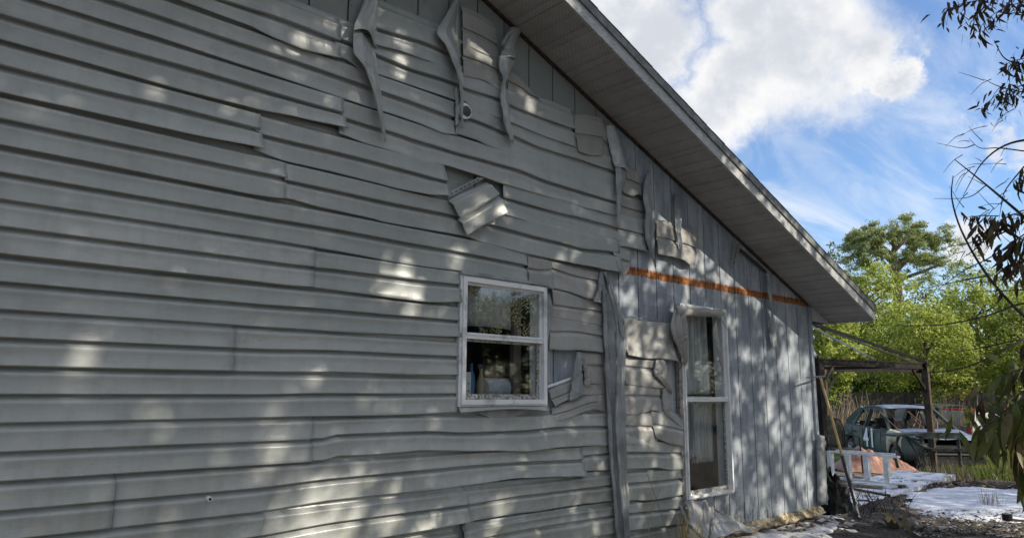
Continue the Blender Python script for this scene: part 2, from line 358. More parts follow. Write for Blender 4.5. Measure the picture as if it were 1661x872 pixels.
class MB:
    def __init__(s): s.v = []; s.f = []; s.m = []
    def add(s, v, f, mi=0):
        n = len(s.v); s.v += [Vector(p) for p in v]; s.f += [tuple(i + n for i in q) for q in f]; s.m += [mi] * len(f)
    def box(s, a, b, M=None, mi=0):
        (x0, y0, z0), (x1, y1, z1) = a, b
        v = [Vector(p) for p in ((x0, y0, z0), (x1, y0, z0), (x1, y1, z0), (x0, y1, z0), (x0, y0, z1), (x1, y0, z1), (x1, y1, z1), (x0, y1, z1))]
        if M: v = [M @ p for p in v]
        s.add(v, [(0, 3, 2, 1), (4, 5, 6, 7), (0, 1, 5, 4), (1, 2, 6, 5), (2, 3, 7, 6), (3, 0, 4, 7)], mi)
    def tube(s, pts, r, n=6, mi=0, cap=True):
        pts = [Vector(p) for p in pts]; k = len(pts)
        rr = r if isinstance(r, (list, tuple)) else [r] * k
        base = len(s.v); ref = None
        for i, p in enumerate(pts):
            t = (pts[min(i + 1, k - 1)] - pts[max(i - 1, 0)]).normalized()
            if ref is None: ref = Vector((0, 0, 1)) if abs(t.z) < .9 else Vector((1, 0, 0))
            a = (ref - t * ref.dot(t)).normalized(); ref = a; b = t.cross(a)
            for j in range(n):
                an = 2 * math.pi * j / n; s.v.append(p + (a * math.cos(an) + b * math.sin(an)) * rr[i])
        for i in range(k - 1):
            for j in range(n):
                s.f.append((base + i * n + j, base + i * n + (j + 1) % n, base + (i + 1) * n + (j + 1) % n, base + (i + 1) * n + j)); s.m.append(mi)
        if cap:
            s.f.append(tuple(base + j for j in range(n))[::-1]); s.f.append(tuple(base + (k - 1) * n + j for j in range(n))); s.m += [mi, mi]
    def bar(s, a, b, w, h, mi=0, up=(0, 0, 1)):
        a = Vector(a); b = Vector(b); t = (b - a).normalized(); u = Vector(up)
        if abs(t.dot(u)) > .95: u = Vector((1, 0, 0))
        sx = t.cross(u).normalized(); uu = sx.cross(t)
        v = [p + sx * (i * w / 2) + uu * (j * h / 2) for p in (a, b) for i, j in ((-1, -1), (1, -1), (1, 1), (-1, 1))]
        s.add(v, [(3, 2, 1, 0), (4, 5, 6, 7), (0, 1, 5, 4), (1, 2, 6, 5), (2, 3, 7, 6), (3, 0, 4, 7)], mi)
    def grid(s, fn, nu, nv, mi=0):
        b = len(s.v)
        for i in range(nu + 1):
            for j in range(nv + 1): s.v.append(Vector(fn(i / nu, j / nv)))
        for i in range(nu):
            for j in range(nv):
                s.f.append((b + i * (nv + 1) + j, b + (i + 1) * (nv + 1) + j, b + (i + 1) * (nv + 1) + j + 1, b + i * (nv + 1) + j + 1)); s.m.append(mi)
    def build(s, name, m, parent=None, smooth=False, sharp=40, solid=0):
        ms = m if isinstance(m, list) else [m]
        return mesh(name, s.v, s.f, ms[0], parent, smooth, sharp, solid, ms, s.m if len(ms) > 1 else None)
def crv(pts, t):                       # Catmull-Rom through points, t in 0..1
    n = len(pts) - 1
    if n == 0: return Vector(pts[0])
    f = min(max(t, 0), 1) * n; i = min(int(f), n - 1); u = f - i
    p0 = Vector(pts[max(i - 1, 0)]); p1 = Vector(pts[i]); p2 = Vector(pts[i + 1]); p3 = Vector(pts[min(i + 2, n)])
    if i == 0: p0 = 2 * p1 - p2
    if i + 1 == n: p3 = 2 * p2 - p1
    return .5 * ((2 * p1) + (p2 - p0) * u + (2 * p0 - 5 * p1 + 4 * p2 - p3) * u * u + (3 * p1 - p0 - 3 * p2 + p3) * u ** 3)
def ncv(p, sc=1.0, seed=0.0): return noise.noise(Vector(p) * sc + Vector((seed, seed * 1.7, seed * .3)))

# ================================================================== HOUSE
house = thing('house', 'single storey house with melted grey vinyl siding on its gable wall', 'house')
X0, X1 = -2.9, 7.70                         # wall ends
RIDGE, SLOPE = 2.4, .377
ZB = -1.18 + EYE                            # foot of the boards
def roofz(X): return (2.957 if X >= RIDGE else 2.957) + EYE - SLOPE * abs(X - RIDGE)      # soffit line
L = lambda k: 1.230 - (k - 1) * .2286 + EYE
W1 = (2.782, 3.533, -.087 + EYE, .722 + EYE)
W2 = (5.192, 5.895, -.872 + EYE, .748 + EYE)

def rects_minus(x0, x1, zb, tops):
    """wall boards cut round the two window openings; returns quads (x0,x1,zl0,zh0,zh1)"""
    out = []; cuts = sorted({x0, x1, *[c for c in (W1[0], W1[1], W2[0], W2[1]) if x0 < c < x1]})
    for a, b in zip(cuts[:-1], cuts[1:]):
        m = (a + b) / 2; win = next((w_ for w_ in (W1, W2) if w_[0] < m < w_[1]), None)
        if win: out += [(a, b, zb, win[2], win[2]), (a, b, win[3], tops(a), tops(b))]
        else: out.append((a, b, zb, tops(a), tops(b)))
    return out
def wallpiece(mb, a, b, zl, zha, zhb, yf, yb):
    v = [(a, yf, zl), (b, yf, zl), (b, yf, zhb), (a, yf, zha), (a, yb, zl), (b, yb, zl), (b, yb, zhb), (a, yb, zha)]
    mb.add(v, [(0, 1, 2, 3), (5, 4, 7, 6), (0, 4, 5, 1), (1, 5, 6, 2), (2, 6, 7, 3), (3, 7, 4, 0)])
xs = [4.41 + .2503 * k for k in range(-29, 13)]
xs = [X0] + [x for x in xs if X0 + .1 < x < X1 - .1] + [X1]
for a, b in zip(xs[:-1], xs[1:]):
    for q in rects_minus(a + .006, b - .006, ZB + random.uniform(-.004, .012), lambda X: roofz(X) - .004):
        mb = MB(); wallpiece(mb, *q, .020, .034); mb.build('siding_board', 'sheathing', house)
mb = MB()
for q in rects_minus(X0, X1, ZB - .02, lambda X: roofz(X)): wallpiece(mb, *q, .0345, .15)
mb.build('wall_backing', 'dark_cavity', house)
# other walls, floor and ceiling of the house
YB = 7.5
mb = MB(); mb.box((X1 - .12, .151, ZB), (X1, YB, roofz(X1) + .02)); mb.box((X0, .151, ZB), (X0 + .12, YB, roofz(X0)))
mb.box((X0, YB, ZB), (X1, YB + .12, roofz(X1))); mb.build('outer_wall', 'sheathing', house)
mb = MB(); mb.box((X0 + .13, .16, ZB - .05), (X1 - .13, YB - .01, ZB)); mb.box((X0 + .13, .16, EYE + 1.0), (X1 - .13, YB - .01, EYE + 1.05))
mb.box((4.5, .16, ZB + .001), (4.6, YB - .01, EYE + .999)); mb.box((2.2, 2.2, ZB + .001), (4.49, 2.3, EYE + .999)); mb.box((4.61, 2.6, ZB + .001), (7.5, 2.7, EYE + .999))
mb.box((2.1, .16, ZB + .001), (2.19, 2.19, EYE + .999)); mb.build('interior_room', 'interior', house)
mb = MB(); mb.box((3.55, 1.5, ZB + .01), (3.63, 1.56, EYE + .95)); mb.build('door_trim', 'interior_trim', house)
mb = MB(); mb.box((3.70, 1.62, ZB + .01), (4.1, 1.68, EYE + .95)); mb.box((4.4, 1.4, ZB + .01), (4.48, 1.5, EYE + .95)); mb.build('inner_door', 'interior_brown', house)
# corner board: pale trim strip at the wall end
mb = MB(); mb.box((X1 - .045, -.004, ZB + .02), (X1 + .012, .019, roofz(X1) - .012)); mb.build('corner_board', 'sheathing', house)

# roof, soffit, fascia --------------------------------------------------
OH = .49; XE = 8.12; XL = 2 * RIDGE - XE
dirR = Vector((1, 0, -SLOPE)).normalized(); LEN = (XE - RIDGE) / dirR.x
def soffit_panel(side, s0, s1):
    mb = MB(); sx = 1 if side else -1
    prof = [(0, 0), (.008, .007), (.10, .007), (.108, .0), (.122, .0), (.13, .007), (.22, .007), (.228, 0), (.242, 0), (.25, .007), (.297, .007), (.2985, 0)]
    base = Vector((RIDGE, 0, roofz(RIDGE)))
    W_ = s1 - s0; vs = []; fs = []
    up = Vector((SLOPE * sx, 0, 1)).normalized(); dd = Vector((dirR.x * sx, 0, dirR.z))
    for i, (a, h) in enumerate(prof):
        p = base + dd * (s0 + a / .2985 * W_) - up * (h - .007)
        vs += [p + Vector((0, .018, 0)), p + Vector((0, -OH, 0))]
    for i in range(len(prof) - 1): fs.append((2 * i, 2 * i + 1, 2 * i + 3, 2 * i + 2))
    o = mesh('soffit_panel', [v - (base + dd * s0) for v in vs], fs, 'soffit_vinyl', house)
    o.location = base + dd * s0 + Vector((0, 0, random.uniform(-.0025, .0)))
    o.rotation_euler = (random.uniform(-.004, .002), 0, 0)
    return o
s = 0
while s < LEN - .02:
    e = min(s + .305, LEN - .004); soffit_panel(True, s + .001, e); soffit_panel(False, s + .001, e); s += .305
mb = MB()
for sx in (1, -1):
    A = Vector((RIDGE, 0, roofz(RIDGE))); B = Vector((RIDGE + sx * (XE - RIDGE), 0, roofz(XE)))
    for (y0, y1, lo, hi) in ((-OH - .022, -OH, -.014, .125),):
        v = [A + Vector((0, y0, lo)), B + Vector((0, y0, lo)), B + Vector((0, y0, hi)), A + Vector((0, y0, hi)), A + Vector((0, y1, lo)), B + Vector((0, y1, lo)), B + Vector((0, y1, hi)), A + Vector((0, y1, hi))]
        mb.add(v, [(0, 1, 2, 3), (5, 4, 7, 6), (0, 4, 5, 1), (1, 5, 6, 2), (2, 6, 7, 3), (3, 7, 4, 0)])
mb.build('rake_fascia', 'fascia_metal', house)
mb = MB()
for sx in (1, -1):
    A = Vector((RIDGE, 0, roofz(RIDGE))); B = Vector((RIDGE + sx * (XE + .01 - RIDGE), 0, roofz(XE + .01)))
    n = 60
    for (y0, y1, lo, hi) in ((-OH - .036, -OH - .0225, .085, .150), (-OH - .030, -OH + .05, .1505, .158)):
        v = [A + Vector((0, y0, lo)), B + Vector((0, y0, lo)), B + Vector((0, y0, hi)), A + Vector((0, y0, hi)), A + Vector((0, y1, lo)), B + Vector((0, y1, lo)), B + Vector((0, y1, hi)), A + Vector((0, y1, hi))]
        mb.add(v, [(0, 1, 2, 3), (5, 4, 7, 6), (0, 4, 5, 1), (1, 5, 6, 2), (2, 6, 7, 3), (3, 7, 4, 0)])
mb.build('drip_edge', 'drip_metal', house)
mb = MB()
for sx in (1, -1):
    A = Vector((RIDGE, 0, roofz(RIDGE) + .1585)); n = 64
    for i in range(n):
        a = i / n * (XE + .03 - RIDGE); b = (i + 1) / n * (XE + .03 - RIDGE); j = random.uniform(-.002, .002)
        za = A.z - SLOPE * a; zb = A.z - SLOPE * b
        yy = -OH - .034 + j
        v = [(RIDGE + sx * a, yy, za), (RIDGE + sx * b, yy, zb), (RIDGE + sx * b, yy, zb + .010), (RIDGE + sx * a, yy, za + .008), (RIDGE + sx * a, YB + .4, za), (RIDGE + sx * b, YB + .4, zb), (RIDGE + sx * b, YB + .4, zb + .014), (RIDGE + sx * a, YB + .4, za + .008)]
        mb.add(v, [(0, 1, 2, 3), (5, 4, 7, 6), (0, 4, 5, 1), (1, 5, 6, 2), (2, 6, 7, 3), (3, 7, 4, 0)])
mb.build('roof', 'shingle', house)
# eave at the low end: fascia along the side, soffit, little return under the gable overhang
mb = MB(); mb.box((XE - .0, -OH, roofz(XE) - .02), (XE + .02, YB + .3, roofz(XE) + .135)); mb.build('eave_fascia', 'fascia_metal', house)
mb = MB(); mb.box((X1 + .02, .03, roofz(XE) - .012), (XE - .002, YB + .3, roofz(XE) + .0)); mb.build('eave_soffit', 'gazebo_steel', house)
mb = MB(); zs = roofz(XE) - .015
mb.add([(X1 + .013, -.012, zs), (XE - .004, -.012, zs), (XE - .004, -.012, roofz(XE) - .006), (X1 + .013, -.012, roofz(X1 + .013) - .006), (X1 + .013, .016, zs), (XE - .004, .016, zs), (XE - .004, .016, roofz(XE) - .006), (X1 + .013, .016, roofz(X1 + .013) - .006)],
       [(0, 1, 2, 3), (5, 4, 7, 6), (0, 4, 5, 1), (1, 5, 6, 2), (2, 6, 7, 3), (3, 7, 4, 0)])
mb.build('eave_return', 'fascia_metal', house)
# rough dark junction channel between wall and soffit
mb = MB(); mb.bar((RIDGE, .008, roofz(RIDGE) - .012), (X1 - .05, .008, roofz(X1 - .05) - .012), .022, .022); mb.bar((RIDGE, .008, roofz(RIDGE) - .012), (X0, .008, roofz(X0) - .012), .022, .022)
mb.build('soffit_channel', 'chip_dark', house)

# siding ------------------------------------------------------------------
# profile of one dutch-lap course: (fraction of height, metres proud)
PROF = [(0, -.008), (.07, -.007), (.12, -.0035), (.17, .0055), (.25, .0195), (.285, .0230), (.32, .0238), (.40, .0218), (.52, .0200), (.68, .0202), (.86, .0222), (.97, .0244), (1.0, .0225)]
def lerpf(tab, X):
    if not tab: return 0.0
    if X <= tab[0][0]: return tab[0][1]
    for (a, va), (b, vb) in zip(tab[:-1], tab[1:]):
        if X <= b:
            t = (X - a) / max(b - a, 1e-6); t = t * t * (3 - 2 * t) * .6 + t * .4
            return va + (vb - va) * t
    return tab[-1][1]
def siding(T, M, B, nu, name='siding_panel', m='vinyl', label=None, lift=0.0, hem=.022, wob=.003, seed=0.0, endcurl=0.0, flat=False, amp=1.0, solid=.0022):
    """T, M, B: functions u -> Vector for the top, mid and bottom line of a double-course panel"""
    vs = []; cols = 0
    def row_pts(u):
        t, mm, b = T(u), M(u), B(u)
        e = .01; t2, b2 = T(min(u + e, 1)), B(min(u + e, 1)); t1, b1 = T(max(u - e, 0)), B(max(u - e, 0))
        dx = (t2 + b2 - t1 - b1)
        nrm = dx.cross(t - b).normalized()
        if nrm.y > 0: nrm = -nrm
        pts = []
        upv = (t - mm).normalized()
        pts.append(t + upv * hem + nrm * (lift + .001)); 
        for (a, c) in ((t, mm), (mm, b)):
            for f, o in PROF:
                p = a.lerp(c, f)
                oo = o * amp
                pts.append(p + nrm * (oo + lift))
            pts.append(c + nrm * (lift - (.006 if c is mm else -.012)) + (a - c).normalized() * (.0006 if c is mm else .004))
        out = []
        for i, p in enumerate(pts):
            f = i / (len(pts) - 1)
            wv = wob * (ncv((p.x, p.z * 1.5, 0), 1.7, seed) * 1.6 + .35 * ncv((p.x, p.z, 0), 7, seed))
            if p.x > 3.55 and p.z > .3:
                hot = min(1, (p.x - 3.55) / .4); q = Vector((p.x * 6 + p.z * 5, 0, p.z * 3 - p.x * 2))
                wv += hot * (.0075 * abs(ncv(q, 1.0, seed)) + .0035 * ncv((p.x, p.z, 0), 22, seed))
                p = p + Vector((0, 0, hot * f * .006 * ncv((p.x * 9, seed, 0), 1)))
            fade = min(1, f * 3)
            if m == 'vinyl' and p.x > .6:
                k_ = min(1, (p.x - .6) / 2.2); g2 = f * 2 % 1
                wv += k_ * .014 * ncv((p.x * .9, seed * 2.3, 0), 1.3, seed) * math.sin(math.pi * g2) * 1.5 + k_ * .012 * ncv((p.x * 1.1 + 7, seed, 0), 1.2) * f
                p = p + Vector((0, 0, k_ * .007 * f * ncv((p.x * 1.9, seed * 1.3, 3), 1)))
            out.append(p + nrm * (wv * fade))
        return out
    us = [i / nu for i in range(nu + 1)]
    rows = [row_pts(u) for u in us]; k = len(rows[0])
    for r in rows: vs += r
    fs = [(i * k + j, i * k + j + 1, (i + 1) * k + j + 1, (i + 1) * k + j) for i in range(nu) for j in range(k - 1)]
    o = mesh(name, vs, fs, m, house, True, 32, solid)
    if label: o['label'] = label
    return o
def conv(pts):        # photo points traced on the wall -> [(X, Z, off)]
    r = []
    for p in pts:
        v = wp(p[0], p[1], p[2] if len(p) > 2 else 0.0); r.append((v.x, v.z, p[2] if len(p) > 2 else 0.0))
    return r
def row(k, xa, xb, bot=(), mid=(), lift=0.0, ends=(0, 0, 0), starts=(0, 0, 0), seed=None, lead=.45, **kw):
    if xa > 2.2: kw.setdefault('amp', .8)
    """one run of course k between wall positions xa and xb; 'bot'/'mid' hold traced deviations"""
    cb, cm = conv(bot), conv(mid)
    zb, zm, zt = L(k), L(k) + .1143, L(k + -1)
    def tabs(c, z0):
        if not c: return [], []
        dz = [(X, Z - z0) for X, Z, o in c]; of = [(X, o) for X, Z, o in c]
        if c[0][0] - lead > xa: dz.insert(0, (c[0][0] - lead, 0)); of.insert(0, (c[0][0] - lead, 0))
        return dz, of
    db, ob = tabs(cb, zb); dm, om = tabs(cm, zm)
    def ln(u, i):
        return (xa + starts[i]) + (xb + ends[i] - xa - starts[i]) * u
    def T(u): X = ln(u, 0); return Vector((X, 0, zt))
    def M(u):
        X = ln(u, 1); d = lerpf(dm, X) if dm else .5 * lerpf(db, X); o = lerpf(ob, X) * .4
        return Vector((X, -o, zm + d))
    def B(u): X = ln(u, 2); return Vector((X, -lerpf(ob, X), zb + lerpf(db, X)))
    nu = max(6, int((xb - xa) / .04))
    return siding(T, M, B, nu, lift=lift, seed=(seed if seed is not None else k * 3.1 + xa), **kw)
XW = lambda px, py=450: wp(px, py).x

# rows above the frame, up to the gable
for k in range(-11, -3):
    if L(k) + .25 < roofz(0): pass
    zt = L(k - 1)
    xa = max(X0 + .02, RIDGE - (roofz(RIDGE) - zt) / SLOPE + .05); xb = min(1.15 - .0 * k, RIDGE + (roofz(RIDGE) - zt) / SLOPE)
    if xb - xa > .5: row(k, xa, xb)
row(-3, X0, 1.1)
row(-2, X0, XW(548, 80), bot=[(401, 45), (440, 64, .012), (489, 83, .022), (552, 98, .018)], mid=[(350, 0), (451, 33), (547, 69)], lift=.006)
row(-2, XW(540, 80), XW(742, 150), bot=[(583, 115), (617, 124), (666, 141), (742, 166)], mid=[(612, 91), (666, 113.5), (724, 131)], lead=.1, wob=.006)
row(-3, XW(600, 60), XW(745, 100), bot=[(611, 76, .015), (653, 88, .01), (716, 110), (739, 116)], mid=[(608, 48), (701, 76)], lead=.05, wob=.008)
row(-1, X0, XW(738, 200), bot=[(401, 111), (600, 176.5), (626, 184), (671, 199, .008), (717, 216.6, .016), (738, 219, .012)], mid=[(451, 92), (552, 126), (585, 137), (622, 151), (742, 193)], wob=.005)
row(-1, XW(736, 200), XW(999, 290), bot=[(739, 218.5), (767, 228, .01), (793, 240, .01), (881, 273, .004), (931, 287), (997, 307)], mid=[(760, 194), (823, 218), (876, 240), (931, 257), (997, 279)], lead=.05, wob=.006)
row(-2, XW(744, 150), XW(930, 205), bot=[(762, 176.6), (815, 197, .008), (881, 221.5, .006), (929, 238, .012)], mid=[(753, 144), (807, 161.5), (828, 173), (861, 186), (929, 210)], lead=.05, wob=.008)
row(0, X0, XW(552, 187), bot=[(300, 151), (406, 178, .008), (480, 193, .020), (560, 211, .034)], mid=[(300, 111), (552, 187)], ends=(0, 0, .025), lift=.004)
row(0, XW(546, 205), XW(1000, 340), bot=[(546, 218, .004), (590, 234), (641, 248), (681, 261), (722, 270, .006), (767, 285, .006), (807, 299), (840, 308), (916, 328), (957, 341), (997, 351)], mid=[(552, 191), (628, 213), (691, 233), (742, 250), (840, 277), (881, 293), (997, 328)], lead=.02, wob=.005)
row(1, X0, XW(418, 213), bot=[(0, 153, .010), (150, 186, .014), (300, 219, .024), (424, 243, .038)], mid=[(300, 182), (417, 213)], ends=(0, 0, .02), lift=.004)
row(1, XW(409, 230), XW(720, 296), bot=[(407, 244), (461, 263), (517, 276), (600, 296), (641, 307, .006), (691, 317.5, .018), (728, 320, .03)], mid=[(419, 218), (600, 262), (641, 273), (720, 296)], ends=(-.03, .01, .02), lead=.02, wob=.005)
row(1, XW(812, 335), XW(1047, 390), bot=[(817, 349, .018), (856, 361, .01), (906, 375, .006), (944, 385, .01), (982, 395, .012), (1020, 402), (1047, 406.5)], mid=[(814, 321), (906, 346), (987, 366), (1042, 381)], lead=.02, wob=.008)
row(2, X0, XW(461, 295), bot=[(300, 296), (401, 316, .004), (440, 322, .014), (461, 324, .004)], mid=[(300, 256), (461, 290)], ends=(-.01, .006, 0), lift=.005)
row(2, XW(458, 300), XW(1003, 420), bot=[(460, 322.6), (517, 338), (600, 355), (616, 360), (691, 373, .004), (752, 384, .008), (780, 394, .01), (856, 413, .01), (931, 429, .01), (1003, 442, .02)], mid=[(463, 293.5), (600, 322.6), (729, 349), (792, 364), (881, 388), (941, 404), (982, 408)], lead=.02, wob=.006, ends=(-.03, -.03, 0))
row(3, X0, XW(855, 440), bot=[(540, 408), (641, 425.6), (747, 441), (855, 460, .006)], mid=[(540, 372.6), (679, 397), (840, 428), (855, 432)], wob=.004)
row(4, X0, XW(507, 440), bot=[(401, 456), (461, 463), (507, 466)], lift=.008)
row(4, XW(503, 450), XW(744, 480), bot=[(507, 467), (540, 471), (641, 483.6, .006), (691, 489, .014), (744, 490, .016)], mid=[(507, 434), (540, 437), (641, 449.6, .0), (744, 462)], lead=.05, wob=.007)
row(5, X0, XW(744, 520), bot=[(540, 536.6), (641, 541.7), (700, 545, .008), (744, 546.7, .01)], mid=[(540, 502), (666, 513), (742, 520)], wob=.006)
row(6, X0, XW(377, 580), lift=.007)
row(6, XW(373, 580), XW(743, 590), bot=[(540, 603), (700, 607, .008), (742, 607.6, .01)], mid=[(540, 568), (742, 577.5)], wob=.005)
row(7, X0, XW(741, 640), bot=[(540, 673.7), (641, 671), (740, 667.4)], mid=[(540, 637), (740, 637)], wob=.004)
row(8, X0, XW(504, 710), lift=.007)
row(8, XW(500, 710), XW(1061, 705), bot=[(540, 739), (600, 736.5, .006), (641, 733, .016), (681, 729.7, .022), (716, 730.5, .022), (780, 731, .02), (856, 731.5, .02), (906, 724, .014), (984, 720, .008), (1061, 719, .01)], mid=[(540, 704), (641, 700), (681, 699), (754, 701), (840, 697.7), (906, 691), (984, 689), (1061, 688)], lead=.05, wob=.006)
row(9, X0, XW(183, 800), lift=.007)
row(9, XW(179, 800), XW(940, 748), bot=[(540, 808.5), (691, 793), (780, 783, .006), (830, 775.6, .016), (881, 772.6, .024), (949, 771.5, .040)], mid=[(540, 774), (752, 754), (840, 748), (938, 744)], ends=(-.0, .0, .02), wob=.005, lift=.002)
row(9, XW(938, 745), XW(1104, 745), bot=[(949, 763), (989, 761), (1016, 761, .006), (1062, 758, .012), (1090, 761, .01), (1104, 759)], mid=[(941, 738), (989, 733), (1015, 733), (1104, 732)], lead=.02, wob=.010)
row(10, X0, XW(756, 820), bot=[(540, 884), (600, 872), (700, 856, .016), (762, 846, .034)], mid=[(540, 844), (754, 817)], ends=(-.02, 0, .01), lift=.008)
row(10, XW(750, 820), XW(1104, 790), bot=[(762, 842.5), (840, 831), (868, 828.6, .006), (936, 817, .006), (992, 811), (1056, 809, .006), (1090, 805, .014), (1104, 801)], mid=[(757, 816), (840, 803), (881, 798), (992, 784.5), (1105, 774)], lead=.05, wob=.010)
row(11, X0, XW(740, 860))
row(11, XW(750, 855), XW(1112, 830), bot=[(957, 870), (998, 862.7, .004), (1064, 853, .008), (1115, 846)], mid=[(780, 870), (856, 856), (994, 833.7), (1110, 821)], lead=.1, wob=.010)
row(12, X0, XW(1118, 860), wob=.006, amp=.9)

# loose melted pieces: traced top / mid / bottom lines ---------------------
def piece(top, mid, bot, name='melted_siding', m='vinyl_melted', label=None, wr=.012, wsc=9, lift=.0, seed=0, nu=36, amp=.42, hem=.0, fold=None, solid=.0022):
    P3 = lambda pts: [wp(p[0], p[1], p[2] if len(p) > 2 else 0.0) for p in pts]
    t, b = P3(top), P3(bot); mm = P3(mid) if mid else None
    T = lambda u: crv(t, u)
    B = lambda u: crv(b, u)
    M = (lambda u: crv(mm, u)) if mm else (lambda u: crv(t, u).lerp(crv(b, u), .5))
    return siding(T, M, B, nu, name, m, label, lift, hem, wr, seed, amp=amp, solid=solid)
# upper gable pieces
piece([(748, 10), (775, 22), (802, 40)], [(749, 45), (778, 58), (806, 72)], [(749, 73), (780, 87, .01), (812, 99, .006)], seed=3, lift=.003)
piece([(748, 66), (780, 74), (812, 90)], [(749, 91), (778, 101), (806, 113)], [(751, 124, .01), (787, 132, .022), (811, 150, .014)], seed=4)
piece([(822, 108), (838, 118), (850, 133), (860, 150)], [(822, 130), (842, 140), (858, 152), (874, 160)], [(824, 155), (842, 165), (862, 176, .01), (883, 181, .014)], seed=5, wr=.006)
piece([(931, 186, .012), (952, 186, .012), (977, 192, .012)], [(931, 216, .015), (955, 219, .015), (977, 223, .015)], [(937, 246, .022), (955, 252, .022), (976, 252, .022)], seed=6, wr=.006, label='short loose siding scrap curling off under the soffit')
piece([(976, 196), (985, 206), (998, 222)], [(976, 225), (988, 236), (1002, 248)], [(976, 254), (988, 262), (1006, 278)], seed=7, wr=.006)
piece([(1006, 262, .01), (1020, 270, .012), (1034, 278, .01)], [(1008, 286, .01), (1024, 292, .014), (1038, 298, .01)], [(1009, 312, .01), (1023, 318, .022), (1036, 316, .024), (1045, 326, .01)], seed=8, wr=.012)
piece([(1000, 308), (1022, 316), (1044, 326)], [(1000, 331), (1022, 338), (1046, 344)], [(997, 351), (1020, 358, .005), (1045, 366)], seed=9, wr=.014)
piece([(998, 345), (1020, 352), (1046, 362)], [(1000, 366), (1020, 370), (1047, 378)], [(998, 396), (1022, 402), (1049, 408, .008)], seed=9.5, wr=.008, lift=.004)
piece([(990, 392, .012), (1004, 398, .014), (1020, 404, .010)], [(992, 414, .02), (1006, 420, .012), (1019, 424, .01)], [(1001, 440, .03), (1009, 448, .016), (1019, 431, .012)], seed=10, wr=.014, label='wrinkled melted siding end above the bare boards')
piece([(1064, 357, .014), (1078, 358, .014), (1094, 362, .014), (1112, 368, .014), (1130, 372, .014)], [(1064, 384, .018), (1080, 386, .018), (1096, 391, .018), (1112, 396, .02), (1130, 402, .02)], [(1065, 412, .02), (1085, 416, .022), (1103, 421, .03), (1114, 428, .03), (1124, 431, .012)], seed=11, wr=.012, label='pale melted siding patch hanging under the rake, sunlit')
piece([(855, 412, .006), (874, 416, .01), (889, 420, .01)], [(854, 434, .01), (874, 437, .014), (893, 436, .014)], [(857, 463, .014), (876, 464, .02), (896, 469, .016)], seed=12, wr=.006, lift=.004)
piece([(890, 420), (930, 430), (972, 438)], [(893, 434, .004), (930, 446, .006), (970, 455, .01)], [(894, 467, .006), (925, 474, .014), (951, 484, .024), (969, 485, .024)], seed=13, wr=.010, lift=.002)
piece([(892, 462), (930, 472), (978, 482)], [(896, 493, .004), (930, 498, .010), (977, 505, .016)], [(893, 516, .006), (920, 519, .012), (951, 524, .016), (975, 528, .02)], seed=14, wr=.012)
piece([(890, 508), (930, 516), (978, 522)], [(889, 537, .004), (930, 537, .012), (977, 545, .01)], [(888, 566, .018), (910, 568, .02), (940, 568, .02), (978, 572, .018)], seed=15, wr=.008, lift=.003)
piece([(940, 566), (960, 568), (982, 570)], [(945, 591), (962, 591), (982, 592)], [(946, 620, .006), (962, 622, .01), (982, 624, .006)], seed=16, wr=.010)
piece([(940, 616), (960, 617), (984, 618)], [(940, 640), (962, 640, .004), (984, 638, .004)], [(948, 660), (964, 664, .01), (984, 668, .006)], seed=17, wr=.008)
piece([(888, 632, .012), (906, 624, .02), (930, 614, .014)], [(892, 646, .02), (908, 640, .02), (929, 630, .016)], [(899, 659, .026), (910, 652, .03), (926, 644, .02)], seed=18, wr=.008, label='fallen siding flap tilted beside the small window')
MBh = MB(); 
MBh.bar(wp(887, 627, .024), wp(927, 613, .024), .004, .018); MBh.build('nail_hem', 'white_frame', house)
piece([(893, 662, .01), (920, 652, .02), (955, 640, .01), (984, 636)], [(895, 672, .02), (925, 663, .03), (955, 652, .02), (984, 650)], [(898, 685, .03), (925, 676, .034), (952, 665, .022), (968, 664, .014), (983, 669, .008)], seed=19, wr=.012, lift=.004, label='crumpled siding strip drooping right of the small window')
# exposed patch right of window 1 stays bare board (blue paint)
# right of the drooping corner trim
def drape(u, v):
    a = crv([wp(1010, 516), wp(1035, 520), wp(1060, 522), wp(1085, 524)], u); b = crv([wp(1012, 576), wp(1040, 581), wp(1068, 582), wp(1092, 586)], u)
    tri = lambda q: math.asin(.96 * math.sin(q)) / 1.57
    o = .012 + .022 * v * v + .014 * v * tri(8.5 * u - 6.0 * v) + .009 * math.sin(math.pi * v) * tri(19 * u + 9 * v + 1) + .010 * v * abs(ncv((u * 7 + v * 4, v * 3, 0), 1.6, 3)) + .014 * u * v
    return a.lerp(b, v) + Vector((0, -o, 0))
mb = MB(); mb.grid(drape, 60, 30); o = mb.build('melted_siding', 'vinyl_melted', house, True, None, .0025); o['label'] = 'draped sheet of melted siding sagging beside the tall window'
piece([(1010, 572), (1038, 578), (1070, 582)], [(1011, 593, .004), (1038, 595, .004), (1070, 598)], [(1013, 623, .01), (1040, 626, .014), (1060, 628, .012), (1082, 629, .02)], seed=21, wr=.008)
piece([(1010, 618), (1038, 621), (1070, 623)], [(1009, 640, .004), (1038, 640, .004), (1070, 641, .006)], [(1011, 671, .012), (1035, 671, .014), (1057, 665, .024), (1076, 670, .016)], seed=22, wr=.010)
piece([(1012, 664), (1035, 662), (1054, 668)], [(1014, 690, .004), (1036, 689, .01), (1056, 690, .022)], [(1014, 721, .01), (1038, 721, .014), (1060, 719, .03)], seed=23, wr=.014, lift=.004)
piece([(1054, 660, .01), (1080, 662, .012), (1105, 674, .01)], [(1056, 686, .02), (1082, 690, .04), (1107, 697, .02)], [(1061, 710, .014), (1085, 719, .034), (1106, 722, .02)], seed=24, wr=.022, amp=.3)
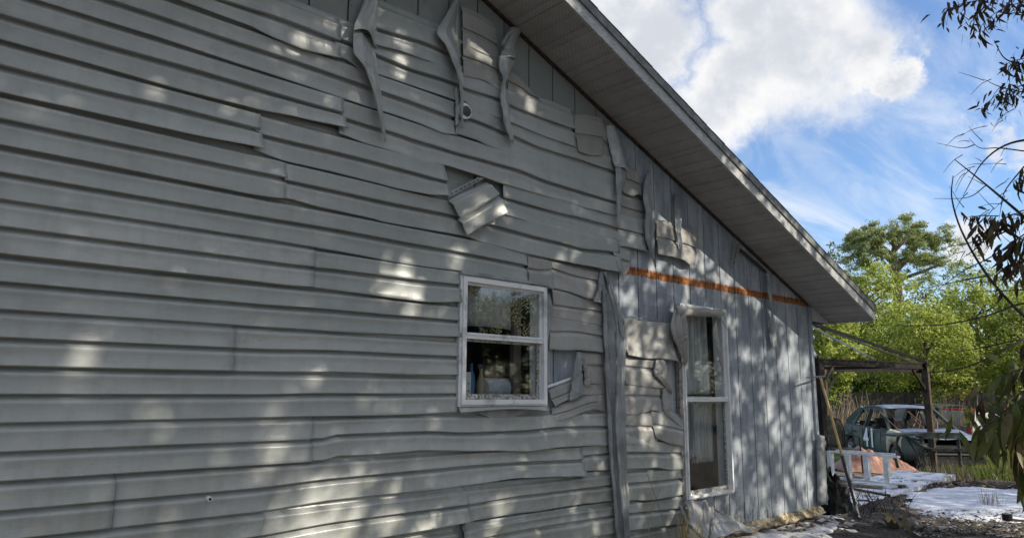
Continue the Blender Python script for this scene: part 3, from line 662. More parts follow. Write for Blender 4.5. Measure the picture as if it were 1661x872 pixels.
piece([(1056, 704), (1080, 708), (1105, 712)], [(1058, 726), (1080, 728), (1104, 731)], [(1060, 738), (1082, 739), (1104, 740)], seed=25, wr=.008)

# the displaced short panel above the small window, hanging askew
ch = piece([(727, 324, .035), (752, 311, .045), (790, 296, .06)], [(742, 355, .04), (772, 338, .05), (807, 316, .065)], [(754, 383, .05), (785, 364, .06), (821, 346, .085)], name='loose_panel', m='vinyl', label='short siding panel hanging askew above the small window, nail slots showing', wr=.004, seed=30, amp=.9, lift=.004)
mb = MB()
a, b = wp(726, 322, .03), wp(785, 289, .035); a2, b2 = wp(729, 311, .03), wp(775, 288, .035)
mb.add([a, b, b2, a2], [(0, 1, 2, 3)])
nh = mb.build('nail_hem', 'vinyl_back', house, solid=.003)
mb = MB()
for i in range(7):
    u = (i + .4) / 7.5; c0 = a.lerp(b, u).lerp(a2.lerp(b2, u), .45); c1 = a.lerp(b, u + .075).lerp(a2.lerp(b2, u + .075), .45)
    mb.bar(c0 + Vector((0, -.0035, 0)), c1 + Vector((0, -.0035, 0)), .002, .005)
ns = mb.build('nail_slot', 'dark_cavity', house)

# twisted hanging strips ------------------------------------------------
def strip(Ls, Rs, name='hanging_strip', m='vinyl', folds=1.5, amp=.012, n=44, nv=10, label=None, ph=0.0, solid=.002, bend=0.0):
    """ribbon between a left and a right edge, each traced from top to tip"""
    l = [wp(*p) for p in Ls]; r = [wp(*p) for p in Rs]
    def fn(u, v):
        a, b = crv(l, u), crv(r, u); w_ = (b - a).length; jg = min(.012, w_ * .22) * min(1, u * 3)
        a = a + Vector((jg * (ncv((u * 9, ph, 1), 1, 2) + .6 * ncv((u * 24, ph, 4), 1, 2)), 0, 0)); b = b + Vector((jg * (ncv((u * 8, ph, 6), 1, 3) + .6 * ncv((u * 22, ph, 9), 1, 3)), 0, 0)); p = a.lerp(b, v)
        o = amp * 1.5 * (math.asin(.97 * math.sin(v * math.pi * folds + ph + u * bend)) / 1.57) * min(1, w_ / .05) + .006 * ncv((p.x, p.z, v), 8, ph) + min(.012, w_ * .2) * abs(ncv((v * 5 + u * 3, u * 2.5, 0), 1.5, ph + 3))
        return p + Vector((0, -o, 0))
    mb = MB(); mb.grid(fn, n, nv)
    o = mb.build(name, m, house, True, 28, solid)
    if label: o['label'] = label
    return o
# strip 1 : wide hood then blade
strip([(573, 50, .045), (572, 66, .05), (573, 84, .065), (582, 98, .08), (592, 115, .085), (603, 150, .085), (613, 185, .08), (619, 210, .075), (624, 230, .07)],
      [(606, 66, .02), (610, 80, .035), (612, 92, .045), (614, 105, .05), (616, 120, .055), (620, 150, .06), (624, 185, .065), (626, 212, .07), (627, 229, .072)], folds=1.6, amp=.014, nv=14, n=60, label='long twisted siding blade hanging furthest left under the gable')
def hood(u, v):
    a = crv([wp(593, -8, .01), wp(584, 16, .03), (wp(575, 38, .07)), wp(573, 50, .10)], u); b = crv([wp(614, -2, .0), wp(614, 26, .01), wp(613, 54, .02), wp(613, 78, .03)], u)
    p = a.lerp(b, v); hem = u * u * .05 * math.sin(math.pi * min(1, v * 1.15))
    return p + Vector((0, -.022 * math.sin(math.pi * v) * (1 - .4 * u) - .008 * math.sin(v * 9 + u * 3), hem))
mb = MB(); mb.grid(hood, 26, 20); o = mb.build('hanging_strip', 'vinyl', house, True, 40, .002); o['label'] = 'shoulder of the melted strip hanging furthest left under the gable'
# strip 2
strip([(738, -4, .02), (722, 26, .04), (708, 52, .06), (722, 75, .08), (736, 110, .085), (744, 140, .085), (747, 175, .08), (749, 208, .075)],
      [(748, 0, .01), (747, 30, .02), (746, 60, .035), (748, 80, .05), (750, 110, .065), (751, 140, .07), (752, 175, .07), (751, 208, .075)], folds=1.6, amp=.02, nv=14, label='melted siding strip hanging in front of the round white lamp')
strip([(736, 145, .03), (738, 165, .03), (738, 205, .03)], [(745, 140, .05), (745, 165, .05), (744, 200, .05)], folds=1, amp=.008, nv=6)
# strip 3
strip([(828, 44, .01), (820, 62, .04), (812, 84, .05), (809, 96, .06)], [(846, 52, .01), (836, 70, .05), (838, 86, .08), (839, 94, .09)], folds=1.2, amp=.02, label='top roll of the third melted strip at the soffit')
strip([(809, 95, .06), (809, 112, .05), (816, 128, .06), (811, 150, .07), (812, 178, .075), (818, 205, .075), (827, 226, .07), (832, 233, .065)],
      [(840, 91, .08), (838, 102, .09), (826, 120, .08), (822, 130, .075), (828, 155, .07), (830, 180, .065), (831, 208, .065), (834, 232, .065)], folds=1.5, amp=.018, nv=14, label='corkscrew twisted siding strip hanging third from the left')
mb = MB(); mb.tube([wp(840, 47, .02), wp(824, 56, .06), wp(815, 72, .08)], .012, 8); mb.build('trim_stub', 'vinyl', house, True)
# strip 4
strip([(982, 204, .01), (985, 225, .02), (993, 262, .04), (998, 270, .06)], [(996, 206, .005), (1008, 240, .02), (1014, 262, .05), (1019, 279, .08)], folds=1, amp=.03, label='melted siding roll curling from the soffit above the bare boards')
strip([(997, 264, .05), (998, 290, .06), (999, 315, .06), (999, 338, .06), (1000, 352, .055), (1003, 370, .05)],
      [(1019, 278, .08), (1015, 295, .07), (1008, 315, .07), (1007, 338, .065), (1006, 352, .06), (1005, 369, .055)], folds=1.2, amp=.014, m='vinyl_back', label='pointed melted strip hanging left of the bare boards')
# strip 5
strip([(1050, 278, .02), (1044, 300, .04), (1043, 320, .06), (1046, 345, .06), (1044, 370, .055), (1048, 395, .05), (1058, 420, .045), (1063, 434, .04)],
      [(1053, 280, .02), (1057, 304, .03), (1060, 330, .04), (1064, 360, .045), (1063, 385, .05), (1063, 405, .045), (1063, 420, .045), (1064, 434, .04)], folds=1.8, amp=.02, m='vinyl_back', nv=12, label='long pale siding strip hanging over the orange wood band')
# strip 6 : dark slot with lit edge
strip([(1093, 308, .02), (1094, 330, .03), (1095, 370, .04), (1099, 400, .045), (1102, 413, .045)], [(1104, 320, .02), (1104, 345, .05), (1105, 375, .06), (1107, 398, .055), (1104, 412, .05)], m='vinyl_back', folds=1, amp=-.015, label='narrow dark siding strip hanging from the soffit over the sunlit patch')
# roofline trim remains further right
mb = MB(); mb.tube([wp(1186, 392, .01), wp(1190, 402, .02), wp(1187, 432, .03)], [.006, .01, .007], 6); mb.tube([wp(1198, 396, .01), wp(1194, 415, .025), wp(1188, 435, .03)], [.01, .012, .005], 6)
mb.build('bent_trim', 'grey_frame', house, True)
mb = MB(); mb.bar(wp(1201, 405, .012), wp(1243, 441, .012), .01, .03); mb.build('trim_channel', 'dark_plastic', house)
strip([(1243, 441, .02), (1246, 470, .03), (1249, 505, .03), (1251, 540, .03), (1253, 566, .03)], [(1250, 446, .02), (1251, 475, .025), (1254, 510, .025), (1258, 540, .03), (1261, 557, .03)], m='vinyl_back', folds=1, amp=.01, nv=6, label='thin dangling trim strip near the low end of the wall')
# twisted flap right of small window
strip([(935, 570, .03), (930, 595, .04), (926, 620, .05), (923, 650, .05)], [(941, 571, .03), (944, 590, .07), (946, 612, .07), (947, 638, .06)], folds=1.1, amp=.02, m='vinyl_back', label='pointed siding fold hanging over the blue patch')
strip([(941, 572, .02), (944, 590, .03), (946, 608, .03), (948, 626, .03)], [(944, 574, .02), (952, 591, .045), (957, 605, .045), (962, 618, .03)], folds=1, amp=.012, m='vinyl_melted')
# flaps at left of the tall window
strip([(1063, 583, .03), (1061, 597, .04), (1061, 608, .04), (1074, 622, .04), (1088, 640, .03)], [(1078, 583, .03), (1081, 595, .05), (1084, 608, .05), (1088, 622, .045), (1090, 637, .035)], folds=1, amp=.012, m='vinyl_melted', label='folded siding corner hanging left of the tall window')
strip([(1074, 630, .02), (1074, 650, .02), (1077, 672, .02), (1098, 690, .02)], [(1084, 630, .02), (1087, 650, .04), (1089, 674, .04), (1106, 692, .03)], folds=1.3, amp=.012, m='vinyl_melted')
# J-channel scrap right of window 1
strip([(884, 478, .02), (884, 500, .03), (885, 520, .03), (884, 560, .03), (884, 620, .02), (884, 652, .02)], [(890, 477, .03), (896, 494, .06), (893, 520, .05), (889, 560, .04), (888, 620, .03), (888, 652, .03)], folds=1, amp=.02, m='vinyl_back', nv=8, label='curled trim along the right side of the small window')
strip([(972, 441, .02), (968, 465, .04), (962, 489, .05)], [(977, 440, .02), (982, 465, .06), (986, 496, .05)], folds=2, amp=.018, m='vinyl_back', label='small bell shaped fold at the head of the drooping trim')
# the drooping corner trim, two long folds
strip([(974, 441, .03), (976, 480, .05), (978, 520, .05), (979, 560, .05), (981, 620, .05), (985, 700, .05), (991, 780, .05), (998, 850, .05), (1002, 885, .05)],
      [(982, 441, .03), (990, 480, .06), (996, 520, .07), (1000, 560, .07), (1002, 620, .065), (1003, 700, .06), (1008, 780, .06), (1013, 850, .06), (1016, 885, .06)], folds=3.4, amp=.016, n=90, nv=22, m='vinyl_back', label='long melted vertical trim drooping from the bare boards to the ground')
strip([(978, 441, .06), (987, 475, .075), (995, 520, .085), (998, 560, .085), (998, 620, .085), (996, 700, .08), (1002, 780, .075), (1008, 850, .07), (1010, 885, .07)],
      [(980, 441, .05), (999, 490, .07), (1008, 530, .08), (1011, 565, .08), (1010, 620, .08), (1013, 700, .075), (1015, 780, .07), (1018, 850, .065), (1019, 885, .06)], folds=2.4, amp=.014, n=90, nv=16, m='vinyl_back', ph=.6)
strip([(994, 473, .05), (998, 500, .07), (1004, 535, .08), (1010, 560, .08), (1013, 570, .07)], [(997, 474, .04), (1006, 500, .06), (1014, 535, .07), (1020, 560, .07), (1018, 575, .06)], folds=1.2, amp=.015, m='vinyl_back')

# small wall fittings ----------------------------------------------------
def disk(mb, c, r, d0, d1, n=20, r2=None, mi=0):
    r2 = r if r2 is None else r2
    v = [c + Vector((r * math.cos(2 * math.pi * i / n), -d0, r * math.sin(2 * math.pi * i / n))) for i in range(n)] + [c + Vector((r2 * math.cos(2 * math.pi * i / n), -d1, r2 * math.sin(2 * math.pi * i / n))) for i in range(n)]
    mb.add(v, [(i, (i + 1) % n, (i + 1) % n + n, i + n) for i in range(n)] + [tuple(range(n)), tuple(range(2 * n - 1, n - 1, -1))], mi)
c = wp(745, 184, 0); lamp = MB(); disk(lamp, c, .050, 0, .012); disk(lamp, c + Vector((.0, -.012, 0)), .045, 0, .05, r2=.056)
lo = lamp.build('round_lamp', 'white_plastic', house, True); lo['label'] = 'round white lamp holder high on the wall'
lb = MB(); disk(lb, c + Vector((.012, -.0625, 0)), .036, 0, .004); x_ = lb.build('lamp_socket', 'dark_plastic', house, True)
c = wp(335, 807, 0); pb = MB(); disk(pb, c + Vector((0, -.014, 0)), .013, 0, .022); disk(pb, c + Vector((0, -.036, 0)), .0105, 0, .012)
pp = pb.build('pipe_stub', 'white_frame', house, True); pp['label'] = 'short pipe stub low on the siding'
pb = MB(); disk(pb, c + Vector((0, -.0485, 0)), .007, 0, .001); pb.build('pipe_bore', 'dark_cavity', house)
mb = MB(); mb.tube([wp(1334, 610, .02) + Vector((.06, 0, 0)), wp(1322, 611, .10), wp(1307, 612, .22)], [.012, .011, .004], 6); mb.build('wall_hook', 'black_paint', house, True)

# windows -------------------------------------------------------------------
def window(x0, x1, z0, z1, zm, label, gtop, gbot, dirty):
    fr = MB(); t = .030 if x0 < 4 else .019; yo, yi = -.046, .10
    for (a, b, c_, d) in ((x0, x0 + t, z0, z1), (x1 - t, x1, z0, z1)): fr.box((a, yo, c_), (b, yi, d))
    fr.box((x0 + t, yo, z1 - t), (x1 - t, yi, z1)); fr.box((x0 + t, yo, z0), (x1 - t, yi, z0 + t))
    # thin outer flange
    for (a, b, c_, d) in ((x0 - .014, x0 - .0005, z0 - .012, z1 + .012), (x1 + .0005, x1 + .014, z0 - .012, z1 + .012)): fr.box((a, -.030, c_), (b, .018, d))
    fr.box((x0, -.030, z1 + .0005), (x1, .018, z1 + .012)); fr.box((x0, -.030, z0 - .012), (x1, .018, z0 - .0005))
    w_ = fr.build('window', 'white_frame', house); w_['label'] = label
    mr = MB(); mr.box((x0 + t, -.034, zm - .018), (x1 - t, .02, zm + .020)); mr.box((x0 + t, -.040, zm + .006), (x1 - t, -.0345, zm + .014)); mr.build('meeting_rail', 'white_frame', w_)
    up = MB(); s = .016
    up.box((x0 + t, -.016, zm + .021), (x0 + t + s, .0, z1 - t)); up.box((x1 - t - s, -.016, zm + .021), (x1 - t, .0, z1 - t)); up.box((x0 + t + s, -.016, z1 - t - s), (x1 - t - s, .0, z1 - t))
    us = up.build('upper_sash', 'white_frame', w_)
    lw = MB(); s = .022
    lw.box((x0 + t, .004, z0 + t), (x0 + t + s, .022, zm - .019)); lw.box((x1 - t - s, .004, z0 + t), (x1 - t, .022, zm - .019)); lw.box((x0 + t + s, .004, z0 + t), (x1 - t - s, .022, z0 + t + .035)); lw.box((x0 + t + s, .004, zm - .034), (x1 - t - s, .022, zm - .019))
    ls = lw.build('lower_sash', dirty, w_)
    p = MB(); p.box((x0 + t + .012, -.010, zm + .02), (x1 - t - .012, -.006, z1 - t - .012)); a = p.build('upper_pane', gtop, w_)
    p = MB(); p.box((x0 + t + .018, .010, z0 + t + .03), (x1 - t - .018, .014, zm - .03)); b = p.build('lower_pane', gbot, w_)
    return w_
window(*W1[:2], W1[2], W1[3], .346 + EYE, 'small white single hung window with a bowed vinyl sill', 'glass_spotted', 'glass_clear', 'dirty_frame')
window(*W2[:2], W2[2], W2[3], -.062 + EYE, 'tall white single hung window half covered by melted trim', 'glass_clear', 'glass_screen', 'dirty_frame')
# head trim and bowed sill of the small window
mb = MB(); mb.box((W1[0] - .02, -.05, W1[3] + .013), (W1[1] + .02, .0, W1[3] + .034)); mb.build('head_trim', 'vinyl_back', house)
def fn(u, v):
    X = W1[0] - .012 + (W1[1] - W1[0] + .03) * u; bow = math.sin(math.pi * u)
    return (X, -.03 - .035 * bow * (1 - v) - .02 * (1 - v), W1[2] - .016 - .034 * (1 - v) + .022 * bow * (1 - v))
mb = MB(); mb.grid(fn, 24, 4); mb.build('window_sill', 'vinyl', house, True, None, .004)
# gap in the siding below the sill: a lens of dark backing with a nailing strip
mb = MB(); n = 20
vs = [Vector((W1[0] + .08 + .56 * i / n, -.0225, W1[2] - .035)) for i in range(n + 1)] + [Vector((W1[0] + .08 + .56 * i / n, -.0225, W1[2] - .035 - .055 * math.sin(math.pi * i / n))) for i in range(n + 1)]
mb.add(vs, [(i, i + 1, i + n + 2, i + n + 1) for i in range(n)]); mb.build('exposed_backing', 'vinyl_back', house)
# melted roll over the head of the tall window and its lobes
mb = MB()
def fn(u, v):
    p = wp(1094 + 74 * u, 500 + 5 * u, .045 + .02 * math.sin(u * 9)); a = math.pi * (1.25 * v - .15)
    r = .032 + .006 * math.sin(u * 13) + .006 * ncv((u * 6, v * 3, 0), 2, 2)
    return p + Vector((0, -r * math.sin(a), r * math.cos(a) - .012 - (.035 + .012 * math.sin(u * 7)) * max(0, v - .6)))
mb.grid(fn, 34, 12); o = mb.build('melted_head_trim', 'vinyl_melted', house, True, None, .003); o['label'] = 'melted roll of trim sagging over the tall window head'
strip([(1092, 502, .04), (1088, 520, .05), (1090, 545, .06), (1098, 565, .06), (1106, 584, .06), (1110, 592, .05)], [(1104, 498, .05), (1110, 515, .09), (1113, 535, .09), (1114, 555, .08), (1114, 575, .07), (1112, 592, .05)], folds=4.4, amp=.014, n=70, nv=30, m='vinyl_melted', label='limp sleeve of melted trim hanging at the tall window top left')
strip([(1160, 516, .03), (1156, 535, .04), (1158, 556, .04), (1164, 575, .04), (1170, 598, .03)], [(1162, 514, .04), (1165, 530, .05), (1168, 548, .05), (1171, 572, .05), (1172, 600, .03)], folds=1.6, amp=.012, m='vinyl_melted', label='torn melted scrap hanging at the tall window top right')
mb = MB(); mb.box((W2[0] - .06, -.028, W2[2] - .02), (W2[0] - .0145, .006, W2[3] - .14)); mb.build('jamb_trim', 'grey_frame', house)
for pa in ([(1092, 480, .03), (1094, 490, .05), (1099, 500, .03), (1104, 500, .04), (1098, 492, .05)], [(1153, 492, .02), (1156, 486, .05), (1158, 500, .05), (1160, 512, .03), (1153, 500, .03)], [(1172, 520, .02), (1179, 533, .05), (1183, 533, .06)], [(990, 465, .02), (993, 470, .05), (996, 462, .05), (996, 480, .04)]):
    mb = MB(); mb.tube([wp(*q) for q in pa], .0022, 5); mb.build('bent_wire', 'grey_frame', house)
mb = MB(); prev = None
for i in range(40):
    q = wp(1014 + 70 * i / 39, 514 + 7 * i / 39 + random.uniform(-2, 1.5), .012)
    if prev is not None: mb.bar(prev, q, .003, .006)
    prev = q
mb.build('torn_hem', 'grey_frame', house)
# ragged corner strip at the right end
def fn(u, v):
    z = .70 * v; return wp(1324 + 14 * u + 3 * v * u + 2.0 * v + 3.0 * u * ncv((v * 7, 0, 0), 2, 3), 703 + 111 * v + 4 * u, .012 + .05 * math.sin(u * 2) + .012 * ncv((u * 2, v * 9, 0), 1, 5))
mb = MB(); mb.grid(fn, 6, 22); o = mb.build('corner_trim_scrap', 'vinyl_back', house, True, None, .006); o['label'] = 'ragged scrap of corner trim standing at the wall end'
# footing strip below the boards
mb = MB()
def fn(u, v):
    X = 5.9 + 1.8 * u; return (X, .030 - .06 * v - .02 * ncv((X, v, 0), 6), ZB + .008 - .075 * v + .022 * ncv((X * 3, v * 2, 0), 3, 2))
mb.grid(fn, 60, 5); mb.build('foundation_lip', 'tan_foam', house, True, None, .01)
mb = MB(); mb.box((X0 + .01, .045, -.3), (X1 - .02, YB, ZB - .021)); mb.build('foundation', 'tan_foam', house)

# things behind the small window ----------------------------------------
zs = W1[2] + .03
sh = MB(); sh.box((W1[0] - .1, .155, zs - .02), (W1[1] + .25, .34, zs)); sh.build('window_shelf', 'interior_trim', house)
# blind behind the upper sash
mb = MB(); mb.grid(lambda u, v: (W1[0] + .12 + .44 * u, .125 + .004 * math.sin(u * 40), .42 + EYE + .33 * v + .01 * math.sin(u * 3)), 40, 4)
tag(mb.build('blind', 'blind', None, True, None, .002), 'grey blind half drawn behind the upper pane of the small window', 'blind')
mb = MB(); mb.box((W1[0] + .62, .16, EYE - .1), (W1[0] + .69, .2, EYE + .72)); mb.build('inner_post', 'interior_brown', house)
mb = MB()
a = Vector((3.17, .23, zs + .075)); b = Vector((3.46, .26, zs + .075)); mb.tube([a, b], .070, 18); mb.tube([a + Vector((-.001, 0, 0)), a + Vector((-.002, 0, 0))], .02, 10, 1)
tag(mb.build('paper_roll', ['paper', 'interior_brown'], None, True), 'white paper towel roll lying behind the lower pane', 'paper roll')
mb = MB(); mb.box((2.97, .2, zs), (3.05, .28, zs + .18)); mb.box((3.025, .1985, zs + .05), (3.035, .1995, zs + .06), mi=1); mb.box((3.025, .1985, zs + .10), (3.035, .1995, zs + .11), mi=1)
tag(mb.build('box', ['white_plastic', 'dark_plastic']), 'narrow white box in the left corner behind the lower pane', 'box')
def bottle(x, y, r, h, m, label, name='bottle'):
    mb = MB(); mb.tube([(x, y, zs), (x, y, zs + h * .6), (x, y, zs + h * .72), (x, y, zs + h * .8), (x, y, zs + h)], [r, r, r * .7, r * .35, r * .35], 12)
    return tag(mb.build(name, m, None, True), label, 'bottle')
bottle(3.085, .24, .028, .24, 'blue_plastic', 'blue bottle beside the white box behind the lower pane')
mb = MB(); x, y = 3.145, .21
mb.tube([(x, y, zs), (x, y, zs + .12), (x, y, zs + .17), (x, y, zs + .21)], [.03, .03, .012, .012], 12); mb.box((x - .035, y - .012, zs + .205), (x + .02, y + .012, zs + .235), mi=1)
tag(mb.build('spray_bottle', ['amber_plastic', 'dark_plastic'], None, True), 'tall spray bottle between the blue bottle and the paper roll', 'bottle')
# curtains in the tall window
def curtain(x0, x1, zb, zt, y, ph, label, sway=0.0):
    mb = MB()
    mb.grid(lambda u, v: (x0 + (x1 - x0) * u + sway * (1 - v) * (u - .5) + .0 * v, y + .018 * math.sin(u * 26 + ph) * (1.1 - .4 * v), zb + (zt - zb) * v), 70, 14)
    tag(mb.build('curtain', 'curtain', None, True, None, .0015), label, 'curtain')
curtain(5.40, 5.84, EYE - .02, EYE + .72, .135, 0, 'white sheer curtain behind the upper part of the tall window', .04)
curtain(5.64, 5.98, EYE - .62, EYE - .03, .15, 2, 'pleated sheer curtain end behind the lower pane of the tall window', .16)
curtain(5.40, 5.60, EYE - .58, EYE - .03, .14, 1, 'narrow sheer curtain at the left edge of the tall window')

# ================================================================== YARD
def hgt(x, y):
    d = math.hypot(x, y + D)
    t = min(max((d - 12.5) / 5.5, 0), 1); h = -.32 * t * t * (3 - 2 * t)
    if y < 0 and x < X1 + .4:
        h += .10 * math.exp(-((y) / .55) ** 2) * min(1, max(0, (x + 3) / 1))
    elif x < X1 + 1.2 and y < 1: h += .10 * math.exp(-(max(0, x - X1) / .5) ** 2)
    h += .022 * ncv((x, y, 0), 1.3) + .012 * ncv((x, y, 0), 5)
    return h
def spaced(lo, hi, step, far):
    a = []; v = lo
    while v < hi: a.append(v); v += step
    s_ = step; v = hi; up = []
    while v < far: up.append(v); s_ *= 1.35; v += s_
    up.append(far); s_ = step; v = lo; dn = []
    while v > -far: s_ *= 1.35; v -= s_; dn.append(v)
    return dn[::-1] + a + up
gx = spaced(-4, 22, .14, 900); gy = spaced(-7, 11, .14, 900)
vs = [(x, y, hgt(x, y) if abs(x) < 60 and abs(y) < 60 else -.32) for x in gx for y in gy]
ny = len(gy)
fs = [(i * ny + j, (i + 1) * ny + j, (i + 1) * ny + j + 1, i * ny + j + 1) for i in range(len(gx) - 1) for j in range(ny - 1)]
struct(mesh('ground', vs, fs, 'yard', None, True), 'burnt bare yard ground with ash and leaf litter')

def inpoly(p, poly):
    c = False; n = len(poly)
    for i in range(n):
        a, b = poly[i], poly[(i + 1) % n]
        if (a[1] > p[1]) != (b[1] > p[1]) and p[0] < (b[0] - a[0]) * (p[1] - a[1]) / (b[1] - a[1]) + a[0]: c = not c
    return c
def edged(p, poly):
    d = 1e9
    for i in range(len(poly)):
        a = Vector(poly[i]); b = Vector(poly[(i + 1) % len(poly)]); q = Vector(p); t = max(0, min(1, (q - a).dot(b - a) / (b - a).length_squared)); d = min(d, (q - a - (b - a) * t).length)
    return d if inpoly(p, poly) else -d
def patch(name, pix, m, thick, label, z=0, step=.07, rag=.25, kind='structure', rough=.012):
    poly = [tuple(gp(px, py, z).xy) if py > 645 else (px, py) for px, py in pix] if isinstance(pix[0], tuple) else pix
    xa, xb = min(p[0] for p in poly) - rag, max(p[0] for p in poly) + rag; ya, yb = min(p[1] for p in poly) - rag, max(p[1] for p in poly) + rag
    nx, nyy = int((xb - xa) / step) + 1, int((yb - ya) / step) + 1; vs = []; keep = []
    for i in range(nx + 1):
        for j in range(nyy + 1):
            x, y = xa + (xb - xa) * i / nx, ya + (yb - ya) * j / nyy
            d = edged((x, y), poly) + rag * ncv((x, y, 0), 1.6, 4) + rag * .5 * ncv((x, y, 0), 5, 4)
            h = thick * max(-1.5, min(1, d / .12)); keep.append(d > -.25)
            vs.append((x, y, hgt(x, y) + h + (rough * ncv((x, y, 0), 7, 1) if d > 0 else 0)))
    fs = []
    for i in range(nx):
        for j in range(nyy):
            q = (i * (nyy + 1) + j, (i + 1) * (nyy + 1) + j, (i + 1) * (nyy + 1) + j + 1, i * (nyy + 1) + j + 1)
            if any(keep[k] for k in q): fs.append(q)
    o = mesh(name, vs, fs, m, None, True); tag(o, label, None, None, kind); return o
patch('foam', [(1462, 812), (1500, 796), (1552, 776), (1600, 782), (1661, 790), (1720, 800), (1760, 850), (1640, 846), (1560, 842), (1500, 834)], 'foam', .035, 'white foam sheet spread over the yard beside the patio')
patch('mulch', [(1500, 757), (1560, 752), (1720, 757), (1760, 792), (1661, 786), (1590, 780), (1550, 769)], 'mulch', .05, 'dark charred mulch strip between foam and grass', rag=.2)
patch('mulch', [(1350, 800), (1400, 792), (1450, 806), (1480, 835), (1500, 872), (1440, 895), (1330, 885), (1340, 850)], 'mulch', .03, 'dark charred litter at the house corner', rag=.2)
patch('ash', [(1180, 872), (1230, 850), (1320, 834), (1365, 838), (1395, 850), (1400, 862), (1380, 875), (1330, 900), (1200, 910)], 'ash_debris', .03, 'grey white ash strewn along the wall foot', rag=.15, step=.04, rough=.03)

# patio slab
cs = [gp(1550, 769, .04), gp(1440, 804, .04)]
e1 = (cs[0] - cs[1]); n_ = Vector((-e1.y, e1.x, 0)).normalized()
if n_.dot(Vector((0.7, .7, 0))) < 0: n_ = -n_
far = gp(1500, 752, .04); dep = (far - cs[0]).dot(n_)
q0, q1 = cs[0], cs[1] - e1.normalized() * 1.4; q2, q3 = q1 + n_ * dep, q0 + n_ * dep
mb = MB(); mb.add([(*q.xy, .045) for q in (q0, q1, q2, q3)] + [(*q.xy, -.3) for q in (q0, q1, q2, q3)], [(3, 2, 1, 0), (0, 1, 5, 4), (1, 2, 6, 5), (2, 3, 7, 6), (3, 0, 4, 7)])
struct(mb.build('patio_slab', 'slab'), 'low concrete patio slab dusted with white foam')

# scattered bits ------------------------------------------------------------
def chips(name, label, areas, m, n, smin, smax, lift=.0, flat=.3, kind='stuff'):
    mb = MB()
    for _ in range(n):
        (xa, ya, xb, yb) = random.choice(areas); px, py = random.uniform(xa, xb), random.uniform(ya, yb)
        p = gp(px, py, .03)
        if p.y > -.02 and p.x < X1 + .05: p.y = -.04 - random.random() * .1
        h = hgt(p.x, p.y); s_ = smin + (smax - smin) * random.random() ** 2.5; M = Matrix.Translation((p.x, p.y, h + lift + .01 + s_ * flat * .3)) @ Matrix.Rotation(random.uniform(0, 6.28), 4, 'Z') @ Matrix.Rotation(random.uniform(-.5, .5), 4, 'X') @ Matrix.Rotation(random.uniform(-.4, .4), 4, 'Y')
        k = random.randint(4, 6); v = []; 
        for j in range(k):
            a = 2 * math.pi * j / k; r = s_ * random.uniform(.5, 1); v.append(M @ Vector((r * math.cos(a) * 1.5, r * math.sin(a) * .7, random.uniform(-.2, .2) * s_)))
        v.append(M @ Vector((0, 0, s_ * flat)))
        mb.add(v, [(j, (j + 1) % k, k) for j in range(k)], random.randrange(len(m)))
    tag(mb.build(name, m), label, None, None, kind)
chips('litter', 'charred chips and leaf litter at the house corner', [(1340, 800, 1480, 872), (1400, 800, 1661, 872), (1200, 845, 1420, 872)], ['chip_dark', 'chip_dark', 'chip_tan'], 2600, .012, .05)
chips('litter', 'pale ash flakes along the wall foot', [(1215, 838, 1370, 872)], ['chip_pale', 'chip_pale', 'chip_tan', 'chip_dark'], 700, .01, .05)
chips('litter', 'curled pale siding and ash scraps along the wall foot', [(1215, 842, 1390, 872)], ['chip_pale', 'chip_tan', 'vinyl_back', 'chip_dark'], 260, .02, .08, .01, .3)
chips('litter', 'dark mulch chips beyond the foam', [(1500, 752, 1661, 790)], ['chip_dark', 'chip_dark', 'chip_dark', 'chip_tan'], 1500, .02, .07, .03)
chips('litter', 'brown litter at the near edge of the foam', [(1480, 828, 1661, 872)], ['chip_tan', 'chip_dark', 'chip_pale'], 1100, .008, .03, .03)
chips('litter', 'bits lying on the patio slab', [(1350, 757, 1520, 785)], ['chip_dark', 'chip_tan', 'chip_pale'], 160, .015, .05, .06)

def blades(name, label, spots, m, n, h, spread, w_=.004, lean=.5, kind=None, cat=None, z=None):
    mb = MB()
    for (px, py) in spots:
        c = gp(px, py, 0)
        for _ in range(n):
            a = random.uniform(0, 6.28); r = spread * math.sqrt(random.random()); x, y = c.x + r * math.cos(a), c.y + r * math.sin(a)
            z0 = hgt(x, y) + (z or 0); hh = h * random.uniform(.5, 1.1); la = random.uniform(0, 6.28); ll = lean * hh * random.random()
            b = Vector((x, y, z0)); t = b + Vector((ll * math.cos(la), ll * math.sin(la), hh)); mdl = b.lerp(t, .5) + Vector((0, 0, hh * .12))
            sx = Vector((math.cos(la + 1.57), math.sin(la + 1.57), 0)) * w_ * random.uniform(.6, 1.3)
            mb.add([b - sx, b + sx, mdl + sx * .8, mdl - sx * .8, t], [(0, 1, 2, 3), (3, 2, 4)])
    return tag(mb.build(name, m), label, cat, None, kind)
blades('grass', 'strip of green grass beyond the mulch', [(1540 + 9 * i + random.uniform(-4, 4), 716 + 5 * (i % 8)) for i in range(24)] + [(1560 + 12 * i, 748) for i in range(14)], 'grass_blade', 260, .22, .9, .008, .6, 'stuff')
blades('dry_tuft', 'pale dry grass tuft standing in the foam', [(1608, 822)], 'dry_twig', 46, .26, .16, .003, .6, cat='plant')
blades('dry_tuft', 'small dry sprig at the far edge of the foam', [(1623, 786)], 'dry_twig', 26, .16, .12, .003, .8, cat='plant')
blades('dry_tuft', 'straw coloured clump at the near edge of the foam', [(1580, 862)], 'straw', 60, .10, .14, .003, 1.2, cat='plant')
root = thing('straw_clump', 'yellow straw stalks at the wall foot under the tall window', 'plant', wp(1128, 890, .42)); rs_ = random.Random(4)
